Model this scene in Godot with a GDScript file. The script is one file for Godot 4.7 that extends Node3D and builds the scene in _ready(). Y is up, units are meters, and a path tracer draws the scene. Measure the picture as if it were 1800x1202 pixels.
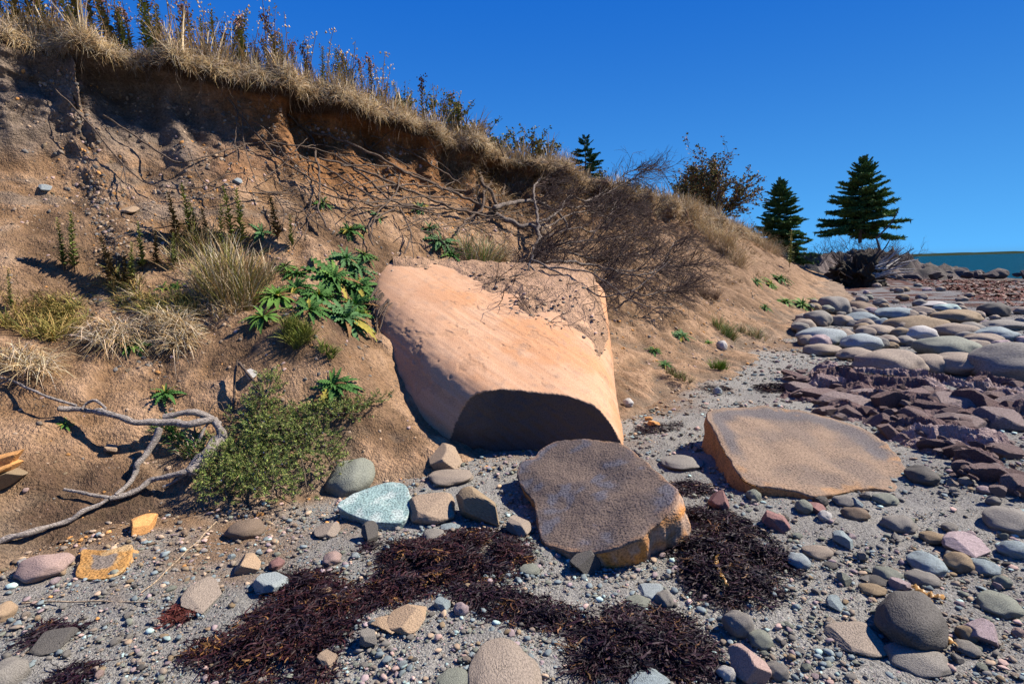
extends Node3D
# A sandy bluff above a cobble beach: a split sandstone boulder, two slabs, weeds, driftwood, seaweed.

const EYE := Vector3(0, 1.5, 0)
const FOC := 1000.0          # focal length for a picture 1800 wide
var cam_basis := Basis.from_euler(Vector3(deg_to_rad(-7.4), 0, deg_to_rad(-1.7)))
var rng := RandomNumberGenerator.new()
var nz := FastNoiseLite.new()      # fractal
var n1 := FastNoiseLite.new()      # single octave
var nc := FastNoiseLite.new()      # cells
var M := {}                        # materials
var used := {}                     # names taken

# ---------------------------------------------------------------- helpers
func ray(px: float, py: float) -> Vector3:
	return cam_basis * Vector3((px - 900.0) / FOC, (601.0 - py) / FOC, -1.0)

func at(px: float, py: float, d: float) -> Vector3:
	return EYE + ray(px, py) * d

func depth_of(p: Vector3) -> float:
	return -((p - EYE) * cam_basis).z

func to_px(p: Vector3) -> Vector2:
	var q := (p - EYE) * cam_basis
	return Vector2(900.0 + FOC * q.x / -q.z, 601.0 - FOC * q.y / -q.z)

func rnd(a: float, b: float) -> float:
	return rng.randf_range(a, b)

func lin(r: float, g: float, b: float) -> Color:
	return Color(r, g, b).linear_to_srgb()

func numbered(called: String) -> String:
	if not used.has(called):
		used[called] = 0
		return called
	used[called] += 1
	return "%s_%03d" % [called, used[called]]

func tag(o: Node3D, label: String, category: String, group := "", kind := "") -> Node3D:
	if label: o.set_meta("label", label)
	if category: o.set_meta("category", category)
	if group: o.set_meta("group", group)
	if kind: o.set_meta("kind", kind)
	return o

func base(called: String, where: Vector3, label := "", category := "", group := "") -> Node3D:
	var o := Node3D.new()
	o.name = numbered(called)
	add_child(o)
	o.position = where
	tag(o, label, category, group)
	return o

func put(called: String, mesh: Mesh, mat: Material, parent: Node3D = null) -> MeshInstance3D:
	var o := MeshInstance3D.new()
	o.name = numbered(called) if parent == null else called
	o.mesh = mesh
	o.material_override = mat
	(self if parent == null else parent).add_child(o, true)
	return o

class MB:
	var v := PackedVector3Array()
	var n := PackedVector3Array()
	var c := PackedColorArray()
	var i := PackedInt32Array()
	func mesh() -> ArrayMesh:
		var a := []
		a.resize(Mesh.ARRAY_MAX)
		a[Mesh.ARRAY_VERTEX] = v
		if n.size() == v.size(): a[Mesh.ARRAY_NORMAL] = n
		if c.size() == v.size(): a[Mesh.ARRAY_COLOR] = c
		a[Mesh.ARRAY_INDEX] = i
		var m := ArrayMesh.new()
		m.add_surface_from_arrays(Mesh.PRIMITIVE_TRIANGLES, a)
		return m
	func smooth() -> void:
		n.resize(0)
		n.resize(v.size())
		var t := 0
		var cnt := i.size()
		while t < cnt:
			var a := i[t]
			var b := i[t + 1]
			var d := i[t + 2]
			var f := (v[d] - v[a]).cross(v[b] - v[a])
			n[a] += f
			n[b] += f
			n[d] += f
			t += 3
		for k in n.size():
			n[k] = n[k].normalized()
	func add(o: MB, x: Transform3D, col := Color(0, 0, 0, 0)) -> void:
		var at0 := v.size()
		v.append_array(x * o.v)
		if o.n.size() == o.v.size(): n.append_array(Transform3D(x.basis.orthonormalized(), Vector3.ZERO) * o.n)
		if col.a > 0.0:
			var cc := PackedColorArray()
			cc.resize(o.v.size())
			cc.fill(col)
			c.append_array(cc)
		else:
			c.append_array(o.c)
		for k in o.i:
			i.append(k + at0)
	# a tube with smooth sides along points; radii per point
	func tube(p: PackedVector3Array, r: PackedFloat32Array, sides: int, col := Color(0, 0, 0, 0)) -> void:
		var count := p.size()
		var start := v.size()
		var dir := (p[1] - p[0]).normalized()
		var side := dir.cross(Vector3.UP if absf(dir.y) < 0.9 else Vector3.RIGHT).normalized()
		for k in count:
			if k > 0:
				var nd := (p[mini(k + 1, count - 1)] - p[k - 1]).normalized()
				side = (side - nd * side.dot(nd)).normalized()
				dir = nd
			var up := dir.cross(side)
			for s in sides:
				var a := TAU * s / sides
				var o := side * cos(a) + up * sin(a)
				v.append(p[k] + o * r[k])
				n.append(o)
				if col.a > 0.0: c.append(col)
		for k in count - 1:
			for s in sides:
				var a := start + k * sides + s
				var b := start + k * sides + (s + 1) % sides
				i.append_array([a, a + sides, b, b, a + sides, b + sides])
		for e in 2:   # end caps
			var k: int = 0 if e == 0 else count - 1
			v.append(p[k] + ((p[0] - p[1]) if e == 0 else (p[count - 1] - p[count - 2])).normalized() * r[k] * 0.5)
			n.append(((p[0] - p[1]) if e == 0 else (p[count - 1] - p[count - 2])).normalized())
			if col.a > 0.0: c.append(col)
			var tip := v.size() - 1
			for s in sides:
				var a := start + k * sides + s
				var b := start + k * sides + (s + 1) % sides
				if e == 0: i.append_array([a, b, tip])
				else: i.append_array([b, a, tip])
	# a thin blade: points, half widths, sideways direction
	func ribbon(p: PackedVector3Array, w: PackedFloat32Array, side: Vector3, col: Color) -> void:
		var start := v.size()
		for k in p.size():
			v.append(p[k] - side * w[k])
			v.append(p[k] + side * w[k])
			c.append(col)
			c.append(col)
		for k in p.size() - 1:
			var a := start + 2 * k
			i.append_array([a, a + 1, a + 2, a + 1, a + 3, a + 2])

func spline(pts: Array, step: float) -> PackedVector3Array:
	var cv := Curve3D.new()
	for k in pts.size():
		var p: Vector3 = pts[k]
		var t := Vector3.ZERO
		if k > 0 and k < pts.size() - 1:
			t = (pts[k + 1] - pts[k - 1]) / 6.0
		cv.add_point(p, -t, t)
	cv.bake_interval = step
	return cv.get_baked_points()

# icosphere directions, cached per subdivision
var ico := {}
func icosphere(sub: int) -> Array:
	if ico.has(sub): return ico[sub]
	var v := PackedVector3Array()
	var f := PackedInt32Array()
	if sub == 0:
		var t := (1.0 + sqrt(5.0)) / 2.0
		for a in [[-1, t, 0], [1, t, 0], [-1, -t, 0], [1, -t, 0], [0, -1, t], [0, 1, t], [0, -1, -t], [0, 1, -t], [t, 0, -1], [t, 0, 1], [-t, 0, -1], [-t, 0, 1]]:
			v.append(Vector3(a[0], a[1], a[2]).normalized())
		f = PackedInt32Array([0,5,11, 0,1,5, 0,7,1, 0,10,7, 0,11,10, 1,9,5, 5,4,11, 11,2,10, 10,6,7, 7,8,1, 3,4,9, 3,2,4, 3,6,2, 3,8,6, 3,9,8, 4,5,9, 2,11,4, 6,10,2, 8,7,6, 9,1,8])
	else:
		var up: Array = icosphere(sub - 1)
		v = up[0].duplicate()
		var src: PackedInt32Array = up[1]
		var mid := {}
		var k := 0
		while k < src.size():
			var tri := [src[k], src[k + 1], src[k + 2]]
			var m := []
			for e in 3:
				var a: int = tri[e]
				var b: int = tri[(e + 1) % 3]
				var key := mini(a, b) * 1000003 + maxi(a, b)
				if not mid.has(key):
					mid[key] = v.size()
					v.append((v[a] + v[b]).normalized())
				m.append(mid[key])
			f.append_array([tri[0], m[0], m[2], tri[1], m[1], m[0], tri[2], m[2], m[1], m[0], m[1], m[2]])
			k += 3
	ico[sub] = [v, f]
	return ico[sub]

# a stone of about unit half-size: rounded, or cut by planes for an angular one
func stone_mesh(seed_: int, sub: int, lumps: float, cuts: int, grit: float, cut_depth := 0.62, soft := 0.05, facets := false) -> ArrayMesh:
	var r := RandomNumberGenerator.new()
	r.seed = seed_
	var planes := []
	for k in cuts:
		planes.append([Vector3(r.randfn(), r.randfn() * 0.8, r.randfn()).normalized(), r.randf_range(cut_depth, cut_depth + 0.3)])
	var off := Vector3(seed_ * 7.31, seed_ * 3.7, seed_ * 1.9)
	var mb := MB.new()
	var t: Array = icosphere(sub)
	var dirs: PackedVector3Array = t[0]
	mb.i = t[1].duplicate()
	for d in dirs:
		var l := 1.0 + lumps * n1.get_noise_3dv(d * 1.1 + off)
		for p in planes:
			var q: float = d.dot(p[0])
			if q > 0.05:
				var e: float = p[1] / q
				if soft > 0.0:
					var h := clampf(0.5 + 0.5 * (e - l) / soft, 0, 1)
					l = lerpf(e, l, h) - soft * h * (1.0 - h)
				else: l = minf(l, e)
		l += grit * nz.get_noise_3dv(d * 3.0 + off)
		mb.v.append(d * l)
	if not facets: mb.smooth()
	return mb.mesh()

# ---------------------------------------------------------------- textures
func noise_tex(size: int, freq: float, type: int, octaves: int, ramp: Array, seed_ := 1, cell_return := -1, gain := 0.55) -> ImageTexture:
	var f := FastNoiseLite.new()
	f.seed = seed_
	f.noise_type = type
	f.frequency = freq
	f.fractal_octaves = octaves
	f.fractal_gain = gain
	f.fractal_type = FastNoiseLite.FRACTAL_FBM if octaves > 1 else FastNoiseLite.FRACTAL_NONE
	if cell_return >= 0:
		f.cellular_return_type = cell_return
	var im := f.get_seamless_image(size, size, false, false, 0.12, true)
	im.convert(Image.FORMAT_L8)
	var lut := []
	var g := Gradient.new()
	g.offsets = PackedFloat32Array(ramp.map(func(x): return x[0]))
	g.colors = PackedColorArray(ramp.map(func(x): return x[1]))
	var bytes := im.get_data()
	var lr := PackedInt32Array()
	lr.resize(256)
	for k in 256:
		var c := g.sample(k / 255.0)
		lr[k] = c.r8 | (c.g8 << 8) | (c.b8 << 16)
	var outb := PackedByteArray()
	outb.resize(bytes.size() * 3)
	var o := 0
	for b in bytes:
		var c := lr[b]
		outb[o] = c & 255
		outb[o + 1] = (c >> 8) & 255
		outb[o + 2] = c >> 16
		o += 3
	return ImageTexture.create_from_image(Image.create_from_data(size, size, false, Image.FORMAT_RGB8, outb))

func grey(x: float) -> Color:
	return Color(x, x, x)

func rough_mat(called: String, color: Color, tex: Texture2D, scale: float, bump: Texture2D = null, bump_cm := 0.0, world := true, rough := 0.92) -> StandardMaterial3D:
	var m := StandardMaterial3D.new()
	m.resource_name = called
	m.albedo_color = color
	m.roughness = rough
	m.metallic_specular = 0.3
	m.albedo_texture = tex
	m.uv1_triplanar = true
	m.uv1_world_triplanar = world
	m.uv1_scale = Vector3.ONE * scale
	if bump:
		m.heightmap_enabled = true
		m.heightmap_texture = bump
		m.heightmap_scale = bump_cm
	M[called] = m
	return m

func coloured(m: StandardMaterial3D) -> StandardMaterial3D:
	m.vertex_color_use_as_albedo = true
	return m

func leaf_mat(called: String, color: Color, back: Color, rough := 0.75) -> StandardMaterial3D:
	var m := StandardMaterial3D.new()
	m.resource_name = called
	m.albedo_color = color
	m.roughness = rough
	m.metallic_specular = 0.3
	m.cull_mode = BaseMaterial3D.CULL_DISABLED
	m.vertex_color_use_as_albedo = true
	if back.a > 0.0:
		m.backlight_enabled = true
		m.backlight = back
	M[called] = m
	return m
# ---------------------------------------------------------------- terrain
const TOE := [[-9.0, 2.0], [-2.9, -2.8], [-1.85, -3.6], [-1.0, -4.15], [0.1, -4.9], [1.3, -6.1], [3.2, -8.4], [5.6, -11.6], [8.9, -16.6], [12.7, -23.0], [17.0, -31.0], [22.0, -40.0], [28.0, -50.0]]
const LIP := [[-12.0, -1.0, 3.9], [-5.6, -5.7, 3.95], [-4.35, -6.3, 3.95], [-3.3, -6.85, 3.9], [-2.35, -7.9, 3.8], [-0.95, -9.4, 3.62], [0.75, -11.5, 3.45], [3.2, -14.9, 3.3], [6.3, -19.3, 3.15], [10.0, -25.4, 2.95], [14.4, -33.2, 2.6], [19.4, -42.0, 2.2], [25.5, -52.0, 1.3]]
const SEG := [30, 84, 60, 78, 84, 92, 90, 84, 66, 44, 30, 20]
const PROF := [[-0.35, -0.12, 4], [-0.12, -0.03, 10], [0.02, 0.02, 24], [0.25, 0.15, 44], [0.5, 0.335, 46], [0.7, 0.52, 36], [0.8, 0.62, 24], [0.885, 0.715, 26], [0.965, 0.80, 24], [1.03, 0.87, 22], [1.045, 0.925, 14], [0.985, 0.942, 14], [0.925, 0.962, 12], [0.94, 0.99, 10], [1.0, 1.0, 8], [1.3, 1.02, 6], [2.2, 1.06, 4], [4.0, 1.12, 1]]
const PROF_FAR := [[-0.35, -0.12], [-0.12, -0.03], [0.02, 0.02], [0.25, 0.18], [0.5, 0.4], [0.7, 0.6], [0.8, 0.7], [0.87, 0.78], [0.91, 0.84], [0.94, 0.88], [0.95, 0.92], [0.945, 0.945], [0.945, 0.965], [0.96, 0.99], [1.0, 1.0], [1.3, 1.02], [2.2, 1.06], [4.0, 1.12]]

var bv := PackedVector3Array()      # bluff vertices, normals; NU columns of NV
var bn := PackedVector3Array()
var NU := 0
var NV := 0
var bu := PackedFloat32Array()      # station of each column
var prow := PackedFloat32Array()    # profile position of each row
var zbuf := PackedFloat32Array()
var zidx := PackedInt32Array()
const ZW := 360
const ZH := 241

func cat(a: Array, k: int, t: float, w: int) -> float:
	var n := a.size() - 1
	var p0: float = a[maxi(k - 1, 0)][w]
	var p1: float = a[k][w]
	var p2: float = a[mini(k + 1, n)][w]
	var p3: float = a[mini(k + 2, n)][w]
	return p1 + 0.5 * t * (p2 - p0 + t * (2.0 * p0 - 5.0 * p1 + 4.0 * p2 - p3 + t * (3.0 * (p1 - p2) + p3 - p0)))

func beach_y(x: float, z: float) -> float:
	var y := 0.035 * n1.get_noise_2d(x * 0.45, z * 0.45) + 0.012 * n1.get_noise_2d(x * 1.9 + 40.0, z * 1.9)
	var r := sqrt(x * x + z * z)
	y -= 0.55 * smoothstep(7.0, 40.0, r) * smoothstep(1.0, 12.0, x + 0.15 * z + 4.0)
	y -= 1.6 * smoothstep(58.0, 95.0, 0.75 * x - 0.65 * z)     # runs down under the sea
	y -= 1.2 * smoothstep(20.0, 60.0, x + z * 0.2)
	return y

func soil_line(x: float, z: float) -> float:   # signed metres from the toe, + towards the bank
	var best := 1e9
	var side := 0.0
	var p := Vector2(x, z)
	for k in TOE.size() - 1:
		var a := Vector2(TOE[k][0], TOE[k][1])
		var b := Vector2(TOE[k + 1][0], TOE[k + 1][1])
		var q := Geometry2D.get_closest_point_to_segment(p, a, b)
		var d := p.distance_squared_to(q)
		if d < best:
			best = d
			side = (b - a).cross(p - a)
	return sqrt(best) * (1.0 if side < 0.0 else -1.0)

func make_bluff() -> void:
	for k in PROF.size() - 1:
		for j in PROF[k][2]:
			prow.append(k + float(j) / PROF[k][2])
	prow.append(PROF.size() - 1.001)
	NV = prow.size()
	for k in SEG.size():
		for j in SEG[k]:
			bu.append(k + float(j) / SEG[k])
	NU = bu.size()
	var pn := []
	for j in NV:
		var k := int(prow[j])
		var t := prow[j] - k
		pn.append([cat(PROF, k, t, 0), cat(PROF, k, t, 1), cat(PROF_FAR, k, t, 0), cat(PROF_FAR, k, t, 1)])
	bv.resize(NU * NV)
	bn.resize(NU * NV)
	var cols := PackedColorArray()
	cols.resize(NU * NV)
	var idx := PackedInt32Array()
	for i in NU:
		var k := int(bu[i])
		var t := bu[i] - k
		var tx := cat(TOE, k, t, 0)
		var tz := cat(TOE, k, t, 1)
		var lx := cat(LIP, k, t, 0)
		var lz := cat(LIP, k, t, 1)
		var ly := cat(LIP, k, t, 2)
		# the brink wanders in and out; pieces of turf hang out over hollows
		var wob := 0.06 * n1.get_noise_2d(tx * 0.8 + lx * 0.8, 3.0 + lz) + 0.02 * n1.get_noise_2d(tx * 2.3 + lx * 2.3, 9.0)
		var hollow := clampf(0.45 + 1.3 * n1.get_noise_2d((tx + lx) * 0.22, 30.0 + lz * 0.2), 0.1, 1.0)
		hollow = lerpf(-0.25, maxf(hollow, 1.15 * exp(-pow((bu[i] - 2.15) / 0.3, 2.0))), smoothstep(1.72, 1.86, bu[i]))
		var far := clampf((bu[i] - 6.2) / 1.6, 0.0, 1.0)
		var slump := 1.0 - smoothstep(1.5, 1.84, bu[i])      # a slumped, sunlit piece at the left end
		var out := Vector3(tx - lx, 0, tz - lz).normalized()
		for j in NV:
			var q: Array = pn[j]
			var row := prow[j]
			var fl := maxf(far, slump * smoothstep(6.0, 8.0, row))
			var d: float = lerpf(q[0], q[2], fl)
			var h: float = lerpf(q[1], q[3], fl)
			if row > 7.0 and row < 12.5:
				d = lerpf(0.935, d, hollow if d > 0.935 else 1.0)
			var steep := smoothstep(6.0, 8.0, row) * (1.0 - smoothstep(12.0, 13.5, row))
			d += wob * smoothstep(5.0, 9.0, row) * (1.0 - smoothstep(13.0, 16.0, row))
			var p := Vector3(lerpf(tx, lx, d), ly * h, lerpf(tz, lz, d))
			var nrm := (out * lerpf(0.6, 1.0, steep) + Vector3.UP * lerpf(0.8, 0.05, steep))
			var big := n1.get_noise_3d(p.x * 0.7, p.y * 0.7, p.z * 0.7)
			var fine := nz.get_noise_3d(p.x * 2.6, p.y * 2.6, p.z * 2.6)
			var clod := nc.get_noise_3d(p.x * 3.0, p.y * 4.0, p.z * 3.0)
			var plat := smoothstep(13.0, 16.0, row)
			p += nrm * (0.10 * big * (1.0 - plat) + lerpf(0.07, 0.12, steep) * fine + lerpf(0.022, 0.10, steep) * (clod + 0.5))
			var dl := Vector2(p.x + 1.75, p.z + 5.0).length_squared()      # soil heaped against the boulder's left side
			p.y += 0.30 * exp(-dl / 0.45) + 0.30 * exp(-Vector2(p.x + 1.66, p.z + 4.72).length_squared() / 0.2)
			bv[i * NV + j] = p
			# colour of the ground itself: dark topsoil, grey-brown till, orange sand, washed brown slope
			var band := row + 0.9 * big + 0.7 * fine
			var slope_c := Color(0.30, 0.178, 0.094).lerp(Color(0.36, 0.232, 0.142), clampf(0.5 + fine * 1.5, 0, 1))
			var left := 1.0 - smoothstep(2.4, 3.8, bu[i] + big * 0.8)
			var till := Color(0.27, 0.13, 0.052).lerp(Color(0.225, 0.17, 0.128), left)
			var c := slope_c
			var strata := n1.get_noise_3d(p.x * 0.6, p.y * 6.0, p.z * 0.6)
			c = c.lerp(Color(0.21, 0.162, 0.122), left * smoothstep(0.0, 0.5, strata + fine) * smoothstep(3.6, 5.5, row) * 0.8)
			c = c.lerp(Color(0.16, 0.098, 0.055), smoothstep(0.05, 0.3, nz.get_noise_3d(p.x * 0.8 + 30.0, p.y * 0.8, p.z * 0.8)) * 0.75)
			if band > 6.0:
				c = slope_c.lerp(till, smoothstep(6.0, 7.2, band))
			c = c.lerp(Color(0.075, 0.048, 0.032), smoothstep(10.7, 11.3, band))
			if row > 12.8: c = Color(0.16, 0.12, 0.075)
			c = c.lerp(Color(0.25, 0.195, 0.145), (1.0 - smoothstep(1.6, 2.6, band + fine)) * 0.6)
			c = c.lerp(Color(0.215, 0.132, 0.078), 0.75 * smoothstep(4.9, 6.2, bu[i] + 0.8 * big) * smoothstep(2.2, 4.5, row + fine))
			# wet dark soil by the driftwood; the boulder's shadow painted in on its left
			var damp_and_shade := exp(-(pow((p.x + 2.55) / 0.55, 2.0) + pow((p.z + 3.3) / 0.42, 2.0))) + 0.8 * exp(-(pow((p.x + 1.5) / 0.3, 2.0) + pow((p.z + 5.0) / 0.35, 2.0)))
			c = c.lerp(Color(0.085, 0.052, 0.032), 0.85 * smoothstep(0.25, 0.6, damp_and_shade + 0.5 * fine + 0.2 * clod))
			c *= 1.0 + 0.55 * fine
			c.a = 1.0
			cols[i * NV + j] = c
	for i in NU - 1:
		for j in NV - 1:
			var a := i * NV + j
			idx.append_array([a, a + 1, a + NV, a + 1, a + NV + 1, a + NV])
	for i in NU:
		var i0 := maxi(i - 1, 0) * NV
		var i1 := mini(i + 1, NU - 1) * NV
		for j in NV:
			var a := bv[i1 + j] - bv[i0 + j]
			var b := bv[i * NV + mini(j + 1, NV - 1)] - bv[i * NV + maxi(j - 1, 0)]
			bn[i * NV + j] = b.cross(a).normalized() * -1.0
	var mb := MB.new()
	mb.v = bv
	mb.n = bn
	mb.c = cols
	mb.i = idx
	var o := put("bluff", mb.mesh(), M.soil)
	tag(o, "eroding sandy bluff with an undercut grassy brink", "bluff", "", "structure")
	# where each small square of the view meets the bluff, for setting plants and roots down on it
	zbuf.resize(ZW * ZH)
	zbuf.fill(1e9)
	zidx.resize(ZW * ZH)
	zidx.fill(-1)
	for k in bv.size():
		var q := (bv[k] - EYE) * cam_basis
		if q.z > -0.5: continue
		var x := int((900.0 - FOC * q.x / q.z) / 5.0)
		var y := int((601.0 + FOC * q.y / q.z) / 5.0)
		if x < 0 or y < 0 or x >= ZW or y >= ZH: continue
		if -q.z < zbuf[y * ZW + x]:
			zbuf[y * ZW + x] = -q.z
			zidx[y * ZW + x] = k

var hit_n := Vector3.UP
var hit_bluff := false
# the point of the ground seen through a place in the picture
func on(px: float, py: float, lift := 0.0) -> Vector3:
	var r := ray(px, py)
	var best := 1e9
	hit_n = Vector3.UP
	hit_bluff = false
	if r.y < -0.004:
		var d := -EYE.y / r.y
		for k in 8:
			var p := EYE + r * d
			d = (beach_y(p.x, p.z) - EYE.y) / r.y
			if d > 400.0: d = 400.0
		best = d
	var cx := int(px / 5.0)
	var cy := int(py / 5.0)
	var zb := 1e9
	var found := -1
	for dy in range(-1, 2):
		for dx in range(-1, 2):
			var x := clampi(cx + dx, 0, ZW - 1)
			var y := clampi(cy + dy, 0, ZH - 1)
			if zbuf[y * ZW + x] < zb:
				zb = zbuf[y * ZW + x]
				found = zidx[y * ZW + x]
	if cx >= 0 and cx < ZW and cy >= 0 and cy < ZH and zidx[cy * ZW + cx] >= 0:
		zb = zbuf[cy * ZW + cx]
		found = zidx[cy * ZW + cx]
	if zb < best:
		best = zb
		hit_n = bn[found]
		hit_bluff = true
	if best > 300.0 and py < 900.0:      # above the skyline: as far off as the ground just below
		var below := on(px, py + 6.0)
		return EYE + r * depth_of(below) + hit_n * lift
	return EYE + r * best + hit_n * lift

func make_beach() -> void:
	var mb := MB.new()
	var angs := PackedFloat32Array()
	var a := -PI
	while a < PI - 0.001:
		angs.append(a)
		var front := absf(a)
		a += deg_to_rad(0.33 if front < 0.95 else (1.0 if front < 1.4 else 6.0))
	var rr := PackedFloat32Array()
	var r := 0.5
	while r < 420.0:
		rr.append(r)
		r *= 1.0125 if r > 1.4 and r < 40.0 else (1.08 if r < 1.4 else 1.045)
	var na := angs.size()
	for q in rr:
		for t in angs:
			var x := q * sin(t)
			var z := -q * cos(t)
			var y := beach_y(x, z)
			var f := nz.get_noise_2d(x * 2.2, z * 2.2)
			var f2 := nz.get_noise_2d(x * 0.5 + 70.0, z * 0.5)
			if q < 30.0: y += 0.016 * f + 0.006 * n1.get_noise_2d(x * 16.0, z * 16.0)
			mb.v.append(Vector3(x, y, z))
			var c := Color(0.345, 0.332, 0.305).lerp(Color(0.285, 0.275, 0.257), smoothstep(-0.2, 0.3, f2 + 0.4 * f))
			c = c.lerp(Color(0.235, 0.23, 0.222), smoothstep(0.6, 3.6, x + 0.35 * z + f2))
			if q < 60.0:
				var s := soil_line(x, z)
				c = c.lerp(Color(0.28, 0.178, 0.105), smoothstep(-0.75, 0.1, s + 0.9 * f2 + 0.5 * f))
			if q > 13.0:   # tide-wet flats grown over with red-brown weed
				c = c.lerp(Color(0.17, 0.165, 0.17), smoothstep(15.0, 22.0, x - z * 0.2))
				var weed := smoothstep(0.02, 0.12, nz.get_noise_2d(x * 0.22 + 9.0, z * 0.5) + 0.05) * smoothstep(15.0, 22.0, x - z * 0.2)
				c = c.lerp(Color(0.075, 0.026, 0.016), weed)
			mb.c.append(c)
	for k in rr.size() - 1:
		for t in na:
			var p := k * na + t
			var p2 := k * na + (t + 1) % na
			mb.i.append_array([p, p + na, p2, p2, p + na, p2 + na])
	mb.smooth()
	if mb.n[0].y < 0.0:
		for k in mb.n.size(): mb.n[k] = -mb.n[k]
	tag(put("beach", mb.mesh(), M.sand), "grey sand and gravel beach below the bluff", "beach", "", "structure")
# ---------------------------------------------------------------- the split boulder and its slabs
func smin(a: float, b: float, k: float) -> float:
	var h := clampf(0.5 + 0.5 * (b - a) / k, 0.0, 1.0)
	return lerpf(b, a, h) - k * h * (1.0 - h)

var boulder_at := Vector3(-0.15, 0.45, -5.7)
# faces of the boulder: outward direction, distance from its middle, how softly it rounds into the others
const BOULDER_FACES := [[Vector3(-0.95, 0.2, 0.2), 1.36, 0.5], [Vector3(-0.1, 0.6, -0.8), 1.70, 0.35], [Vector3(0.985, 0.07, 0.14), 1.17, 0.08], [Vector3(0.72, 0.62, 0.32), 0.935, 0.3], [Vector3(-0.514, -0.14, 0.854), 1.30, 0.28], [Vector3(-0.55, 0.45, 0.7), 1.02, 0.3]]
func boulder_r(d: Vector3) -> Array:   # [radius along d, 0 skin or 1 fracture]
	var r := 3.0
	var q := d.dot(Vector3(0.14, 0.92, 0.37).normalized())
	if q > 0.04: r = minf(r, 0.562 / q)
	for p in BOULDER_FACES:
		q = d.dot(p[0].normalized())
		if q > 0.04: r = smin(r, p[1] / q, p[2])
	q = d.dot(Vector3(0.02, -0.12, 0.99).normalized())
	if q > 0.04:
		var e2 := (1.235 + 0.016 * nz.get_noise_3dv(d * 5.0)) / q
		if e2 < r: return [e2, 1.0]
	return [r, 0.0]

var heap_v := PackedVector3Array()
var heap_at := Vector3.ZERO
func make_boulder() -> void:
	var root := base("split_boulder", boulder_at * Vector3(1, 0, 1), "big smooth pinkish-orange sandstone boulder with a dark broken underside, half buried in the bank", "boulder")
	var skin := MB.new()
	var t: Array = icosphere(7)
	var dirs: PackedVector3Array = t[0]
	var up := Vector3(0, boulder_at.y, 0)
	for d in dirs:
		var s := boulder_r(d)
		var r: float = s[0]
		var p: Vector3 = d * r
		# grooves run down from the top left to the lower right
		var g := Vector3(p.dot(Vector3(0.72, -0.42, 0.55).normalized()) * 0.55, p.dot(Vector3(0.62, 0.75, -0.2).normalized()) * 16.0, p.dot(Vector3(0.3, 0.5, 0.8).normalized()) * 1.0)
		var groove := nz.get_noise_3dv(g)
		var soft := nz.get_noise_3dv(p * 0.8 + Vector3(5, 0, 0))
		var pit := nz.get_noise_3dv(p * 6.0)
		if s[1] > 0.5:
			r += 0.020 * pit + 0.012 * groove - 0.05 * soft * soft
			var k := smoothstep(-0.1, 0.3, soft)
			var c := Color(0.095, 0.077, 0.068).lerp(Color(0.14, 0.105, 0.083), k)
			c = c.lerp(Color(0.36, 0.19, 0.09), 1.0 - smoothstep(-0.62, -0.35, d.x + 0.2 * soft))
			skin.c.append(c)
		else:
			r += 0.0045 * groove + 0.004 * pit + 0.03 * soft
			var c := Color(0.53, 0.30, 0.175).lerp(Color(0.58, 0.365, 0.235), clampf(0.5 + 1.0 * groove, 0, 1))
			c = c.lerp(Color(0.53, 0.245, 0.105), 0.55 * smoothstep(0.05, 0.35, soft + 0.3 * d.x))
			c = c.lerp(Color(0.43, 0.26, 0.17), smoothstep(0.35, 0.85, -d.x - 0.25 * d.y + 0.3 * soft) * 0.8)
			c = c.lerp(Color(0.36, 0.24, 0.17), smoothstep(0.18, 0.42, pit) * 0.5)
			var hole := smoothstep(0.76, 0.9, n1.get_noise_3dv(p * 11.0 + Vector3(0, 7, 0)))      # small pits and chipped scars
			var scar := smoothstep(0.30, 0.36, nz.get_noise_3dv(p * 2.2 + Vector3(0, 0, 30)))
			r -= 0.005 * hole + 0.006 * scar
			c = c.lerp(Color(0.33, 0.20, 0.125), hole * 0.7).lerp(Color(0.46, 0.27, 0.16), scar * 0.6)
			skin.c.append(c)
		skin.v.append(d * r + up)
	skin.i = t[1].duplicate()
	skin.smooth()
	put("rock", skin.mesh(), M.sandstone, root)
	# soil and small stones that slid down onto its top
	var soil := MB.new()
	var keep := {}
	for k in dirs.size():
		var d := dirs[k]
		if d.y < 0.15: continue
		var p := skin.v[k] - up
		var w := p + boulder_at
		var f := nz.get_noise_3dv(w * 1.6)
		var edge := -w.z - lerpf(6.55, 5.5, smoothstep(-1.1, 0.9, w.x)) + 0.5 * f
		if edge < -0.15 or w.x > 1.06 or w.x < -1.35: continue
		keep[k] = soil.v.size()
		var thick := lerpf(-0.015, 0.06, smoothstep(-0.12, 0.6, edge)) + 0.04 * nz.get_noise_3dv(w * 4.0) * smoothstep(-0.1, 0.2, edge)
		soil.v.append(p + up + Vector3(0, 1, 0) * thick)
		var c := Color(0.52, 0.33, 0.215).lerp(Color(0.42, 0.265, 0.168), smoothstep(-0.2, 0.3, f + 0.3 * edge))
		soil.c.append(c * (1.0 + 0.4 * nz.get_noise_3dv(w * 9.0)))
	var ti: PackedInt32Array = t[1]
	for k in ti.size() / 3:
		if keep.has(ti[k * 3]) and keep.has(ti[k * 3 + 1]) and keep.has(ti[k * 3 + 2]):
			soil.i.append_array([keep[ti[k * 3]], keep[ti[k * 3 + 1]], keep[ti[k * 3 + 2]]])
	soil.smooth()
	var heap := put("soil_heap", soil.mesh(), M.soil)
	heap.position = root.position
	tag(heap, "loose pinkish soil and grit lying on top of the big boulder", "soil")
	heap_v = soil.v
	heap_at = root.position

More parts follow.
